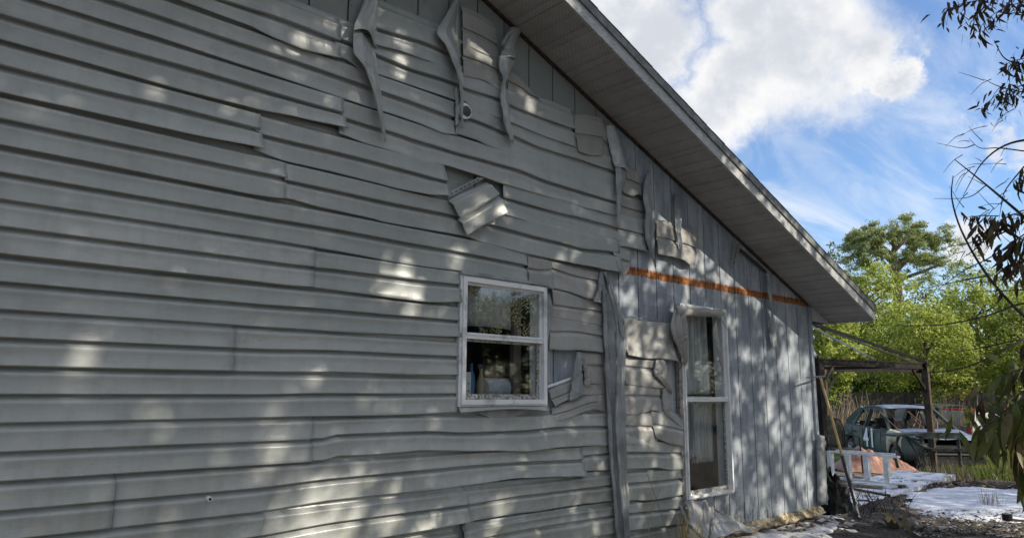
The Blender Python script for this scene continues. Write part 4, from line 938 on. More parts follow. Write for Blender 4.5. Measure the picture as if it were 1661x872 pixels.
for i in range(3):
    mb = MB()
    for _ in range(9):
        a = wp(rs_.uniform(1105, 1145), 892, .42) - root.location; b = wp(rs_.uniform(1095, 1150), rs_.uniform(822, 866), rs_.uniform(.32, .45)) - root.location
        mb.tube([a, a.lerp(b, .5) + Vector((rs_.uniform(-.03, .03), 0, .02)), b], [.004, .0035, .001], 4)
    mb.build('stalks', 'straw', root)
root = thing('dry_vine', 'thin dry stems leaning on the siding left of the tall window', 'plant', wp(1092, 885, .15))
for pts in ([(1092, 885, .15), (1075, 840, .10), (1058, 790, .07), (1040, 748, .05), (1028, 742, .05)], [(1060, 890, .15), (1052, 850, .1), (1066, 805, .07), (1084, 770, .06)], [(1100, 890, .2), (1098, 858, .12), (1106, 830, .1)]):
    mb = MB(); q = [crv([wp(*p_) - root.location for p_ in pts], i / 14) for i in range(15)]; mb.tube(q, [.0035 - .0002 * i for i in range(15)], 5); mb.build('stem', 'dry_twig', root, True)

# fallen sheet of siding against the wall foot
root = thing('fallen_siding', 'crumpled fallen sheets of siding slumped under the tall window', 'siding sheet', (5.5, -.2, .15))
def fs_sheet(pts4, n, m, wv, seed, folds=0):
    A, B, C_, D_ = [Vector(p) for p in pts4]
    mb = MB()
    def fn(u, v):
        p = A.lerp(B, u).lerp(D_.lerp(C_, u), v); o = wv * ncv((u * 3, v * 2.2, 0), 1.2, seed) + wv * .5 * math.sin(u * 5 + v * 3 + seed) 
        return p + Vector((0, -abs(o) * .9, o * .5)) - Vector((5.5, -.2, .15))
    mb.grid(fn, n, n); return mb.build('sheet', m, root, True, None, .004)
W_ = lambda px, py, off: wp(px, py, off)
fs_sheet([W_(1111, 812, .05), W_(1144, 810, .06), W_(1150, 872, .30), W_(1118, 885, .30)], 18, 'vinyl_melted', .04, 1)
fs_sheet([W_(1140, 812, .07), W_(1153, 824, .10), W_(1160, 885, .34), W_(1140, 885, .34)], 14, 'vinyl_melted', .05, 2)
fs_sheet([W_(1152, 822, .08), W_(1180, 838, .14), W_(1216, 856, .22), W_(1150, 876, .36)], 20, 'vinyl_melted', .05, 3)
mb = MB(); mb.tube([W_(1104, 820, .12) - root.location, W_(1112, 842, .2) - root.location, W_(1128, 862, .28) - root.location, W_(1150, 880, .34) - root.location], .012, 6); mb.build('edge_lip', 'grey_frame', root, True)
mb = MB(); mb.tube([W_(1158, 826, .10) - root.location, W_(1185, 843, .16) - root.location, W_(1212, 856, .2) - root.location, W_(1238, 854, .18) - root.location], [.015, .02, .014, .004], 6); mb.build('edge_lip', 'grey_frame', root, True)

# black bag at the corner
c = gp(1352, 838, .05); mb = MB()
def fn(u, v):
    a = u * 2 * math.pi; b = v * math.pi / 2 * 1.02; r = 1 + .28 * ncv((math.cos(a) * 1.5, math.sin(a) * 1.5, v * 3), 1.3, 2) + .12 * ncv((math.cos(a) * 3, math.sin(a) * 3, v * 6), 2)
    return (c.x + .26 * r * math.cos(a) * math.cos(b), c.y + .22 * r * math.sin(a) * math.cos(b), -.02 + .50 * r * math.sin(b))
mb.grid(fn, 40, 22); o = mb.build('rubbish_bag', 'black_bag', None, True)
tag(o, 'lumpy black rubbish bag slumped at the house corner', 'bag')

# leaning pole with black end
pa = gp(1405, 857, .02); pb_ = dp(1331, 612, 11.6); pm1 = pa.lerp(pb_, .055); 
root = thing('long_pole', 'long pole with yellow handle and blackened lower half leaning by the patio', 'pole', pa)
A = gp(1393, 836, .05) - pa; Bp = dp(1331, 612, 9.2) - pa
mb = MB(); mb.tube([A.lerp(Bp, .40), Bp], .017, 8); mb.build('handle', 'wood_handle', root, True)
mb = MB(); mb.tube([A.lerp(Bp, .07), A.lerp(Bp, .40)], .024, 8); mb.build('burnt_sleeve', 'black_paint', root, True)
mb = MB(); mb.tube([A.lerp(Bp, .07), A, A + (gp(1398, 848, .02) - gp(1393, 836, .02)), Vector((0, 0, .01))], [.012, .012, .01, .007], 6); mb.build('tip', 'chip_pale', root, True)

# burnt shrub and foreground plant
def leafquad(mb, base, d, up, ln, wd, mi=0, curl=.15):
    d = d.normalized(); s_ = d.cross(up)
    if s_.length < 1e-3: s_ = d.cross(Vector((1, 0, 0)))
    s_.normalize(); nn = s_.cross(d)
    p = [base, base + d * ln * .3 + s_ * wd * .5 , base + d * ln * .3 - s_ * wd * .5, base + d * ln * .65 + s_ * wd * .42 - nn * curl * ln * .4, base + d * ln * .65 - s_ * wd * .42 - nn * curl * ln * .4, base + d * ln - nn * curl * ln]
    mb.add(p, [(0, 1, 2), (2, 1, 3, 4), (4, 3, 5)], mi)
c = gp(1462, 866, 0); root = thing('wilted_plant', 'low half burnt plant with stiff green leaves in the litter', 'plant', c)
for i in range(22):
    mb = MB(); a = random.uniform(0, 6.28); e = random.uniform(.35, 1.2)
    leafquad(mb, Vector((random.uniform(-.12, .12), random.uniform(-.12, .12), 0)), Vector((math.cos(a) * math.cos(e), math.sin(a) * math.cos(e), math.sin(e))), Vector((0, 0, 1)), random.uniform(.18, .30), random.uniform(.05, .08))
    mb.build('leaf', 'dead_leaf', root)
c2 = gp(1410, 850, 0)
blades('burnt_shrub', 'tangle of blackened stems and litter at the house corner', [(1365, 838), (1385, 845), (1405, 830), (1425, 835), (1440, 820), (1380, 815), (1400, 810)], 'chip_dark', 30, .20, .3, .005, 2.2, cat='plant')

# metal part lying at the right edge
c = gp(1652, 846, .06); root = thing('metal_bracket', 'bent grey metal piece lying on the foam at the right edge', 'scrap', c)
mb = MB(); mb.tube([(-.18, .05, .06), (-.06, 0, .04), (.12, -.05, .02), (.3, -.1, 0)], [.035, .03, .026, .02], 8); mb.build('arm', 'steel', root, True)
mb = MB(); mb.tube([(-.2, .05, .03), (-.2, .05, .10)], .05, 10); mb.build('cap', 'black_paint', root, True)

# ================================================================== PATIO THINGS
GH = 2.06
A = gp(1324, 580, GH) ; A.z = 0; Bq = gp(1500, 588, GH); Bq.z = 0; Dq = gp(1335, 592.5, GH); Dq.z = 0; Cq = EYEP + (Bq - EYEP) * 1.2; Cq.z = 0; Cq += (ROT @ Vector((-.03, 0, 0)))
gz = thing('gazebo', 'burnt gazebo frame with dark steel posts and bare roof ribs', 'gazebo', A)
def gpost(name, p, m, w_=.10):
    mb = MB(); h = hgt(p.x, p.y); mb.box((p.x - A.x - w_ / 2, p.y - A.y - w_ / 2, h - .02), (p.x - A.x + w_ / 2, p.y - A.y + w_ / 2, GH - .09)); mb.box((p.x - A.x - w_, p.y - A.y - w_, h), (p.x - A.x + w_, p.y - A.y + w_, h + .03)); return mb.build(name, m, gz)
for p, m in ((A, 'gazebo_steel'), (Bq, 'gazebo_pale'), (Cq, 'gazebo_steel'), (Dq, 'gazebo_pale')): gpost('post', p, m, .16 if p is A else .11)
def beam(p, q, h=.125, w_=.07, z=GH - .07):
    mb = MB(); d = (q - p).normalized() * .12
    for dz, hh, ww in ((0, h * .6, w_ * .6), (h * .42, h * .22, w_), (-h * .36, h * .2, w_)):
        mb.bar(p - A - d + Vector((0, 0, z + dz)), q - A + d + Vector((0, 0, z + dz)), ww, hh)
    return mb.build('beam', 'gazebo_steel', gz)
for p, q in ((A, Bq), (Bq, Cq), (Cq, Dq), (Dq, A)): beam(p, q)
for p, q in ((Bq, A), (Bq, Cq), (A, Bq), (Dq, Cq), (A, Dq)):
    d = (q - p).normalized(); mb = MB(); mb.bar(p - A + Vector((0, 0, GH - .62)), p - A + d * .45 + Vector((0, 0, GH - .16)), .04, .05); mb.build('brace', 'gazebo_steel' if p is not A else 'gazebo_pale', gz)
apex = dp(1287, 514, 15.0)
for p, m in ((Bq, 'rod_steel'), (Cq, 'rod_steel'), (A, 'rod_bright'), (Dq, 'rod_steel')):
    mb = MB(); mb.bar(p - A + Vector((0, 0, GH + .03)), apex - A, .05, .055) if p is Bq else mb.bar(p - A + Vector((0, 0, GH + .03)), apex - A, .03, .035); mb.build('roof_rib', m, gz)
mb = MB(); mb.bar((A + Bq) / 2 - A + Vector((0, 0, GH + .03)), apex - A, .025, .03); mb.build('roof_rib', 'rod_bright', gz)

# ladder lying on its edge
p0, p1 = gp(1346, 776, .06), gp(1462, 789, .06)
ld = thing('ladder', 'aluminium ladder lying on its long edge on the patio', 'ladder', p0); dv = p1 - p0; pz = Vector((0, 0, .40)); pn = Vector((-dv.y, dv.x, 0)).normalized()
for z_ in (.0, .40):
    mb = MB(); mb.bar(Vector((0, 0, z_ + .03)), dv + Vector((0, 0, z_ + .03)), .075, .028); mb.build('rail', 'aluminium', ld)
mb = MB(); mb.bar(pn * .25 + Vector((0, 0, .44)), dv * .82 + pn * .28 + Vector((0, 0, .44)), .05, .022); mb.build('rail', 'aluminium', ld)
for u in (.03, .29, .56, .83):
    mb = MB(); mb.bar(dv * u + Vector((0, 0, .045)), dv * u + Vector((0, 0, .415)), .075, .075, up=dv); mb.build('rung', 'aluminium', ld)
mb = MB(); mb.bar(dv * 1.0 + pn * -.04, dv * 1.0 + pn * .08, .06, .06); mb.build('foot', 'dark_plastic', ld)
for nm, (xa, ya, xb, yb), z_, lab in (('plank', (1358, 784, 1432, 790), .07, 'weathered board lying on the patio below the ladder'), ('plank', (1380, 792, 1440, 803), .05, 'dark board lying at the patio edge near the pole')):
    a, b = gp(xa, ya, z_), gp(xb, yb, z_); mb = MB(); mb.bar(a, b, .10, .03); tag(mb.build(nm, 'chip_tan' if ya < 790 else 'chip_dark'), lab, 'board')

# orange tarp over a heap
def tarp(pxs, name, label):
    vsb = MB(); ca = gp(1430, 748, -.05); axis = (gp(1492, 748, -.05) - gp(1366, 745, -.05)); L_ = axis.length; ax = axis.normalized(); pn_ = Vector((-ax.y, ax.x, 0))
    o0 = gp(1366, 745, -.05)
    def fn(u, v):
        ridge = .34 * max(0, 1 - abs(u - .30) / .42) + .17 * max(0, 1 - abs(u - .78) / .25) + .14
        w2 = math.sin(math.pi * v) ** .8; e = math.sin(math.pi * min(1, max(0, u))) ** .35
        p = o0 + ax * (L_ * u) + pn_ * ((v - .15) * 1.5)
        z_ = hgt(p.x, p.y) + .02 + ridge * w2 * e + .12 * abs(ncv((u * 5, v * 3, 0), 1.5, 3)) * w2 * e + .05 * abs(ncv((u * 14, v * 6, 0), 1.5, 7)) * w2 * e
        return (p.x, p.y, z_)
    vsb.grid(fn, 90, 30); return tag(vsb.build(name, 'tarp', None, True), label, 'tarp')
tarp(None, 'orange_tarp', 'faded orange tarp draped over a heap in front of the car')

# patio chair with mesh back
c = gp(1352, 762, 0); chd = thing('patio_chair', 'patio chair with arched mesh back standing behind the ladder', 'chair', c, math.atan2(-(c.y + D), -c.x) + math.pi / 2 + .5)
mb = MB()
arch = [(-.28, 0, .40), (-.28, .04, .75), (-.22, .06, .92), (0, .07, .98), (.22, .06, .92), (.28, .04, .75), (.28, 0, .40)]
mb.tube(arch, .016, 6); mb.build('back_frame', 'black_paint', chd, True)
def fn(u, v):
    x = -.27 + .54 * u; zt = .97 - .25 * abs(2 * u - 1) ** 3; return (x, .03 + .03 * v, .42 + (zt - .42) * v)
mb = MB(); mb.grid(fn, 16, 8); mb.build('mesh_back', 'mesh_chair', chd, True, None, .006)
mb = MB(); mb.grid(lambda u, v: (-.27 + .54 * u, -.50 * v, .42 - .02 * math.sin(v * 3)), 8, 8); mb.build('seat', 'mesh_chair', chd, True, None, .01)
for sx in (-.28, .28):
    mb = MB(); mb.tube([(sx, .0, .64), (sx, -.25, .66), (sx, -.46, .64), (sx, -.48, .40), (sx, -.50, -.0)], .014, 6); mb.build('armrest', 'black_paint', chd, True)
    mb = MB(); mb.tube([(sx, 0, .42), (sx * 1.03, .06, 0)], .014, 6); mb.build('leg', 'black_paint', chd, True)
# burnt metal table / glider frame by the post
c = gp(1470, 758, 0); tb = thing('garden_table', 'burnt green metal garden table leaning by the gazebo post', 'table', c)
rt = Vector((.86, -.5, 0)).normalized(); rt = (gp(1500, 758, 0) - gp(1450, 758, 0)).normalized(); bk = Vector((-rt.y, rt.x, 0))
mb = MB(); mb.bar(rt * -.30 + Vector((0, 0, .62)), rt * .42 + Vector((0, 0, .66)), .45, .04); mb.build('table_top', 'burnt_green', tb)
for a_, b_ in ((-.1, -.22), (.05, .25), (.35, .36)):
    mb = MB(); mb.tube([rt * a_ + Vector((0, 0, .60)), rt * b_ + bk * .02 + Vector((0, 0, .3)), rt * (b_ + .05) + Vector((0, 0, 0))], .028, 6); mb.build('leg', 'burnt_green', tb, True)
mb = MB(); mb.tube([rt * .0 + Vector((0, 0, .62)), rt * .3 + Vector((0, 0, .45)), rt * .62 + Vector((0, 0, .30))], .03, 6); mb.build('stay', 'burnt_green', tb, True)
c = gp(1535, 757, 0); tb2 = thing('garden_bench', 'burnt low bench frame right of the gazebo post', 'bench', c)
mb = MB(); mb.bar(rt * -.55 + Vector((0, 0, .62)), rt * .35 + Vector((0, 0, .60)), .10, .12); mb.build('seat', 'burnt_green', tb2)
mb = MB(); mb.bar(rt * -.4 + Vector((0, 0, .34)), rt * .35 + Vector((0, 0, .34)), .35, .05); mb.build('lower_shelf', 'car_char', tb2)
for a_ in (-.45, .3):
    mb = MB(); mb.bar(rt * a_ + Vector((0, 0, 0)), rt * a_ + Vector((0, 0, .58)), .05, .05); mb.build('leg', 'burnt_green', tb2)
blades('dry_weeds', 'dry brown weeds growing in front of the burnt car', [(1520, 762), (1535, 764), (1550, 758), (1510, 760), (1545, 768), (1560, 762)], 'dry_twig', 26, .44, .34, .006, .7, cat='plant')

# ================================================================== VEHICLES
def loft(mb, secs, mi=0, closed=False):
    k = len(secs[0]); b = len(mb.v)
    for s_ in secs: mb.v += [Vector(p) for p in s_]
    for i in range(len(secs) - 1):
        for j in range(k - 1): mb.f.append((b + i * k + j, b + (i + 1) * k + j, b + (i + 1) * k + j + 1, b + i * k + j + 1)); mb.m.append(mi)
def wheel(parent, x, y, r=.31, w_=.19, z=None, tyre=True):
    z = r if z is None else z
    n = 24; mb = MB()
    prof = [(r * .62, -w_ / 2), (r * .93, -w_ / 2), (r, -w_ / 3), (r, w_ / 3), (r * .93, w_ / 2), (r * .62, w_ / 2)]
    secs = [[(x + a * math.cos(2 * math.pi * i / n), y + o, z + a * math.sin(2 * math.pi * i / n)) for a, o in prof] for i in range(n + 1)]
    loft(mb, secs); t = mb.build('wheel', 'tyre' if tyre else 'car_char', parent, True)
    mb = MB(); sgn = 1 if y > 0 else -1
    for i in range(5):
        a = 2 * math.pi * i / 5; mb.bar((x, y + sgn * w_ * .4, z), (x + r * .62 * math.cos(a), y + sgn * w_ * .4, z + r * .62 * math.sin(a)), .05, .03)
    mb.tube([(x + r * .62 * math.cos(2 * math.pi * i / n), y + sgn * w_ * .42, z + r * .62 * math.sin(2 * math.pi * i / n)) for i in range(n + 1)], .018, 5, cap=False)
    mb.build('rim', 'shell_grey', t)
    return t
def sedan(loc, rz, zs_, name, label, mats, burnt=True, number=None, cat='car'):
    side, top, extra_ = mats
    root = thing(name, label, cat, loc, rz)
    hw = .89
    # lower body, stations along length (x forward): (x, half width, sill z, belt z, deck z)
    st = [(-2.30, .60, .40, .70, .84), (-2.22, .74, .32, .80, .93), (-2.0, .82, .26, .88, .98), (-1.55, .87, .24, .92, 1.00), (-1.0, .89, .22, .92, .93), (0, .90, .20, .90, .91), (.75, .90, .20, .88, .89), (1.0, .89, .22, .87, .92), (1.5, .88, .24, .82, .88), (1.95, .84, .26, .74, .79), (2.20, .76, .30, .62, .70), (2.30, .62, .36, .52, .58)]
    def arch_z(x, z0):
        for wx in (-1.33, 1.38):
            d = abs(x - wx)
            if d < .38: z0 = max(z0, .20 + math.sqrt(.38 ** 2 - d * d) * 1.15)
        return z0
    xs_ = sorted(set([s_[0] for s_ in st] + [w0 + .38 * math.cos(a * math.pi / 8) for w0 in (-1.33, 1.38) for a in range(9)]))
    def at(x):
        for a, b in zip(st[:-1], st[1:]):
            if a[0] <= x <= b[0]:
                t = (x - a[0]) / (b[0] - a[0]); return [a[i] + (b[i] - a[i]) * t for i in range(5)]
        return list(st[-1])
    for sgn, nm in ((-1, 'body_side'), (1, 'body_side')):
        mb = MB(); secs = []
        for x in xs_:
            _, w_, zl, zb, zd = at(x); zl = arch_z(x, zl); zb = max(zb, zl + .05)
            secs.append([(x, sgn * w_ * .96, zl), (x, sgn * w_ * 1.0, zl + (zb - zl) * .35), (x, sgn * w_ * .995, zl + (zb - zl) * .7), (x, sgn * w_ * .95, zb), (x, sgn * (w_ - .11), zd - (0 if abs(x) > .9 else -.0))])
        loft(mb, secs); mb.build(nm, side, root, True, 35, .01)
    def deck(x0, x1, nm, m, dome=.03, buckle=0):
        mb = MB()
        def fn(u, v):
            x = x0 + (x1 - x0) * u; a = at(x); y = (a[1] - .112) * (2 * v - 1)
            return (x, y, a[4] + dome * (1 - (2 * v - 1) ** 2) + buckle * ncv((x * 2, y * 2.2, 0), 1, 1))
        mb.grid(fn, 12, 10); return mb.build(nm, m, root, True, None, .01)
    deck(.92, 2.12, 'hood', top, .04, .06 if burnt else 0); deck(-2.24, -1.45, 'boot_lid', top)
    # front and rear ends
    mb = MB(); mb.box((2.16, -.66, .34), (2.24, .66, .60)); mb.box((2.12, -.74, .22), (2.26, .74, .33)); mb.build('front_bumper', 'car_char' if burnt else side, root)
    mb = MB(); mb.box((2.245, -.5, .42), (2.26, .5, .45)); mb.box((2.245, -.5, .50), (2.26, .5, .53)); mb.build('grille', 'steel', root)
    mb = MB(); mb.box((-2.30, -.68, .32), (-2.22, .68, .80)); mb.build('rear_panel', side, root)
    for sg in (-1, 1):
        mb = MB(); mb.box((2.02, sg * .55 - .13, .52), (2.20, sg * .55 + .13, .66)); mb.build('headlight', 'car_char' if burnt else 'shell_grey', root)
        mb = MB(); mb.box((-2.29, sg * .58 - .12, .62), (-2.20, sg * .58 + .12, .78)); mb.build('tail_light', 'paint_red', root)
    # greenhouse
    pr = [(-1.75, .98), (-.95, 1.38), (-.55, 1.44), (.05, 1.44), (.35, 1.38), (1.02, .90)]
    mb = MB(); 
    def fn(u, v):
        x = -1.02 + 1.36 * u; y = .60 * (2 * v - 1); return (x, y, 1.365 + .10 * math.sin(math.pi * (.08 + .84 * u)) ** .8 + .03 * (1 - (2 * v - 1) ** 2))
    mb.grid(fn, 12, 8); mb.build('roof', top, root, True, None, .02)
    for sg in (-1, 1):
        mb = MB(); yb_, yt = sg * .80, sg * .61
        mb.bar((-1.72, yb_ * .96, .97), (-1.00, yt, 1.38), .07, .16); mb.bar((-1.02, yt, 1.385), (.34, yt, 1.385), .06, .05)
        mb.bar((-.42, yb_, .90), (-.40, yt, 1.40), .05, .09); mb.bar((1.0, yb_, .90), (.32, yt, 1.385), .06, .06); mb.bar((-1.2, yb_, .91), (-1.02, yt, 1.32), .03, .03)
        mb.add([(-1.78, yb_ * .93, .96), (-1.22, yb_, .93), (-1.0, yt, 1.37), (-1.12, yt * .97, 1.36)], [(0, 1, 2, 3)])
        mb.bar((-1.3, yb_, .92), (1.0, yb_, .90), .05, .05)
        mb.build('pillar', side, root, solid=.012)
        for dx0, dx1 in ((-1.1, -.40), (-.38, .70)):
            mb = MB(); mb.tube([(dx0, sg * .902, .30), (dx0 + .0, sg * .898, .88)], .008, 4); mb.tube([(dx1, sg * .902, .25), (dx1, sg * .898, .88)], .008, 4); mb.build('door_seam', 'car_char', root)
            mb = MB(); mb.box((dx0 + .08, sg * .905 - .012, .76), (dx0 + .24, sg * .905 + .012, .79)); mb.build('door_handle', 'car_char', root)
        mb = MB(); mb.box((.62, sg * .98 - .08, .92), (.72, sg * .98 + .08, 1.02)); mb.build('mirror', 'car_char', root)
    # interior
    mb = MB(); mb.box((-1.4, -.74, .25), (.95, .74, .32))
    for y in (-.38, .38): mb.box((-.1, y - .22, .3), (.35, y + .22, .52)); mb.box((-.32, y - .22, .5), (-.18, y + .22, 1.15)); 
    mb.box((-1.25, -.62, .5), (-1.1, .62, 1.05)); mb.box((.7, -.74, .6), (.98, .74, .88)); mb.box((1.0, -.6, .3), (2.1, .6, .62))
    mb.build('interior', 'car_char', root)
    if burnt:
        for i in range(7):
            mb = MB(); y = -.55 + .18 * i; mb.tube([(1.0 - random.random() * .3, y, .93), (.6 + random.random() * .3, y + random.uniform(-.2, .2), 1.1), (.35, y + random.uniform(-.2, .2), 1.34)], .012, 4); mb.build('roof_wire', 'car_rust', root)
    else:
        mb = MB(); mb.add([(1.0, -.74, .91), (1.0, .74, .91), (.36, .58, 1.37), (.36, -.58, 1.37)], [(0, 1, 2, 3)]); mb.build('windscreen', 'dark_glass', root, solid=.01)
    for (x, y) in ((-1.33, -.78), (-1.33, .78), (1.38, -.78), (1.38, .78)): wheel(root, x, y, .30, .19, .27, not burnt)
    if extra_:   # ash-bleached front wing
        mb = MB(); secs = []
        for x in [v_ for v_ in xs_ if .78 <= v_ <= 1.75]:
            _, w_, zl, zb, zd = at(x); zl = arch_z(x, zl); zb = max(zb, zl + .05)
            secs.append([(x, -(w_ * .97 + .012), zl), (x, -(w_ + .012), zl + (zb - zl) * .35), (x, -(w_ * .995 + .012), zl + (zb - zl) * .7), (x, -(w_ * .95 + .010), zb + .006), (x, -(w_ - .11), zd + .012)])
        loft(mb, secs); mb.build('front_wing', extra_, root, True, None, .006)['label'] = 'pale ash bleached front wing'
    if number:
        cu = bpy.data.curves.new('number', 'FONT'); cu.body = number; cu.size = .66; cu.extrude = .003; cu.offset = .012; cu.space_character = 1.15
        to = bpy.data.objects.new('tmp', cu); COL.objects.link(to)
        me = bpy.data.meshes.new_from_object(to.evaluated_get(bpy.context.evaluated_depsgraph_get())); bpy.data.objects.remove(to)
        me.materials.append(MATS['paint_mark']); no = bpy.data.objects.new('number_mark', me); COL.objects.link(no); no.parent = root
        no.location = (-.30, -.925, .44); no.rotation_euler = (rad(90), 0, 0); no['label'] = 'white spray painted number 41 on the front door'
    return root
def heading(px, depth, phi):
    p = dp(px, 640, depth); c_ = Vector((-p.x, -D - p.y, 0)).normalized(); r_ = Vector((-c_.y, c_.x, 0))
    if r_.dot(ROT @ Vector((1, 0, 0))) < 0: r_ = -r_
    h = c_ * math.cos(phi) + r_ * math.sin(phi); return p, math.atan2(h.y, h.x)
p, hd = heading(1462, 18.6, rad(24))
sedan((p.x, p.y, hgt(p.x, p.y) - .04), hd, 1, 'burnt_sedan', 'burnt out green sedan without glass, painted 41 on its door', ('car_side', 'car_top', 'car_ash'), True, '41')
p, hd = heading(1530, 26, rad(55))
sedan((p.x, p.y, hgt(p.x, p.y) - .1), hd, 1, 'white_car', 'pale wrecked car half hidden behind the burnt sedan', ('shell_grey', 'paint_white', None), True)
# white and red pickup with a grey camper shell
p, hd = heading(1655, 24.5, rad(128))
pk = thing('pickup_truck', 'white and red pickup truck with a grey camper shell by the fence', 'truck', (p.x, p.y, hgt(p.x, p.y) - .32), hd)
mb = MB(); mb.box((-2.5, -.92, .45), (-.55, .92, 1.02)); mb.box((-2.5, -.92, .78), (-2.46, .92, 1.0)); mb.build('cargo_bed', 'paint_white', pk)
mb = MB(); loft(mb, [[(-.5, s_ * .92, .4), (-.5, s_ * .94, .9), (-.5, s_ * .9, 1.05), (-.45, s_ * .72, 1.52)] for s_ in (1,)] + [[(.9, .92, .4), (.9, .94, .9), (.9, .9, 1.05), (.35, .72, 1.52)], [(2.3, .85, .4), (2.3, .86, .8), (2.25, .8, .98), (.36, .7, 1.53)]])
loft(mb, [[(-.5, -.92, .4), (-.5, -.94, .9), (-.5, -.9, 1.05), (-.45, -.72, 1.52)], [(.9, -.92, .4), (.9, -.94, .9), (.9, -.9, 1.05), (.35, -.72, 1.52)], [(2.3, -.85, .4), (2.3, -.86, .8), (2.25, -.8, .98), (.36, -.7, 1.53)]])
mb.box((-.5, -.72, 1.50), (.37, .72, 1.55)); mb.box((.95, -.85, .6), (2.28, .85, 1.0)); mb.box((-.52, -.9, .42), (-.47, .9, 1.5)); mb.build('cab', 'paint_red', pk)
mb = MB(); loft(mb, [[(-2.45, -.88, 1.03), (-2.45, -.74, 1.48), (-2.45, .74, 1.48), (-2.45, .88, 1.03)], [(-.55, -.88, 1.03), (-.55, -.74, 1.55), (-.55, .74, 1.55), (-.55, .88, 1.03)]]); mb.add([(-2.45, -.88, 1.03), (-2.45, .88, 1.03), (-2.45, .74, 1.48), (-2.45, -.74, 1.48)], [(0, 1, 2, 3)]); mb.build('camper_shell', 'shell_grey', pk, solid=.02)
mb = MB(); mb.box((-2.3, -.75, 1.50), (-.6, .75, 1.56)); mb.build('shell_roof', 'paint_red', pk)
for s_ in (-1, 1):
    mb = MB(); mb.box((-2.53, s_ * .80 - .1, .78), (-2.501, s_ * .80 + .1, 1.0)); mb.build('tail_light', 'paint_red', pk)
    mb = MB(); mb.box((-2.478, s_ * .66 - .12, 1.10), (-2.462, s_ * .66 + .12, 1.34)); mb.build('shell_lamp', 'amber_lens', pk)
mb = MB(); mb.box((-2.66, -.9, .46), (-2.54, .9, .62)); mb.build('rear_bumper', 'car_ash', pk)
for (x, y) in ((-1.6, -.82), (-1.6, .82), (1.5, -.82), (1.5, .82)): wheel(pk, x, y, .37, .22)

# ================================================================== FENCE
fn_root = thing('wooden_fence', 'weathered grey board fence along the back of the yard', 'fence')
fa, fb = dp(1180, 640, 27.5), dp(1760, 640, 26.5); fa.z = fb.z = 0; dv = fb - fa; L_ = dv.length; dv.normalize(); i = 0; x = 0.0
bm_ = None
while x < L_:
    w_ = .14; p = fa + dv * x; zt = EYE + .06 + random.uniform(-.02, .02)
    if bm_ is None:
        mb = MB(); mb.box((-w_ / 2 + .004, -.01, 0), (w_ / 2 - .004, .01, 1)); o = mb.build('board', 'fence_wood', fn_root); bm_ = o.data
    else:
        o = bpy.data.objects.new('board', bm_); COL.objects.link(o); o.parent = fn_root
    o.location = (p.x, p.y, -.38); o.scale = (1, 1, zt + .38); o.rotation_euler = (random.uniform(-.01, .01), 0, math.atan2(dv.y, dv.x))
    x += w_ + .004
mb = MB(); mb.bar(fa + Vector((0, 0, EYE - .12)) + Vector((.04, -.04, 0)), fb + Vector((0, 0, EYE - .12)) + Vector((.04, -.04, 0)), .04, .08); mb.bar(fa + Vector((.04, -.04, .1)), fb + Vector((.04, -.04, .1)), .04, .08); mb.build('rail', 'fence_wood', fn_root)

# ================================================================== TREES
def leaf_cloud(mb, clumps, per, ls, flat=.6, seed=0, droop=0.0, asp=.55):
    rng = random.Random(seed)
    for (c_, r) in clumps:
        for _ in range(per):
            d = Vector((rng.gauss(0, 1), rng.gauss(0, 1), rng.gauss(0, 1) * flat)); d = d.normalized() * (r * rng.random() ** .45)
            p = c_ + d; nn = (Vector((rng.gauss(0, 1), rng.gauss(0, 1), rng.gauss(0, 1))).normalized() + Vector((.25, -.45, .6))).normalized()
            a = nn.cross(Vector((rng.uniform(-1, 1), rng.uniform(-1, 1), rng.uniform(-1, 1)))).normalized(); b = nn.cross(a); s_ = ls * rng.uniform(.6, 1.4)
            n = len(mb.v); mb.v += [p, p + a * s_ * .5 + b * s_ * asp * .5, p + a * s_, p + a * s_ * .5 - b * s_ * asp * .5]; mb.f.append((n, n + 1, n + 2, n + 3)); mb.m.append(0)
def limbs(mb, base, h, r, n, spread, rng, tips):
    top = base + Vector((rng.uniform(-.3, .3), rng.uniform(-.3, .3), h))
    mb.tube([base, base.lerp(top, .35) + Vector((rng.uniform(-.1, .1), 0, 0)), top], [r, r * .75, r * .35], 8)
    for i in range(n):
        t = rng.uniform(.3, .95); s_ = base.lerp(top, t); a = rng.uniform(0, 6.28); e = rng.uniform(.1, .9)
        q = s_ + Vector((math.cos(a) * spread * rng.uniform(.4, 1), math.sin(a) * spread * rng.uniform(.4, 1), spread * e * .7))
        mb.tube([s_, s_.lerp(q, .5) + Vector((0, 0, .15 * spread * rng.random())), q], [r * .35 * (1.2 - t * .6), r * .2, r * .07], 5); tips.append(q)
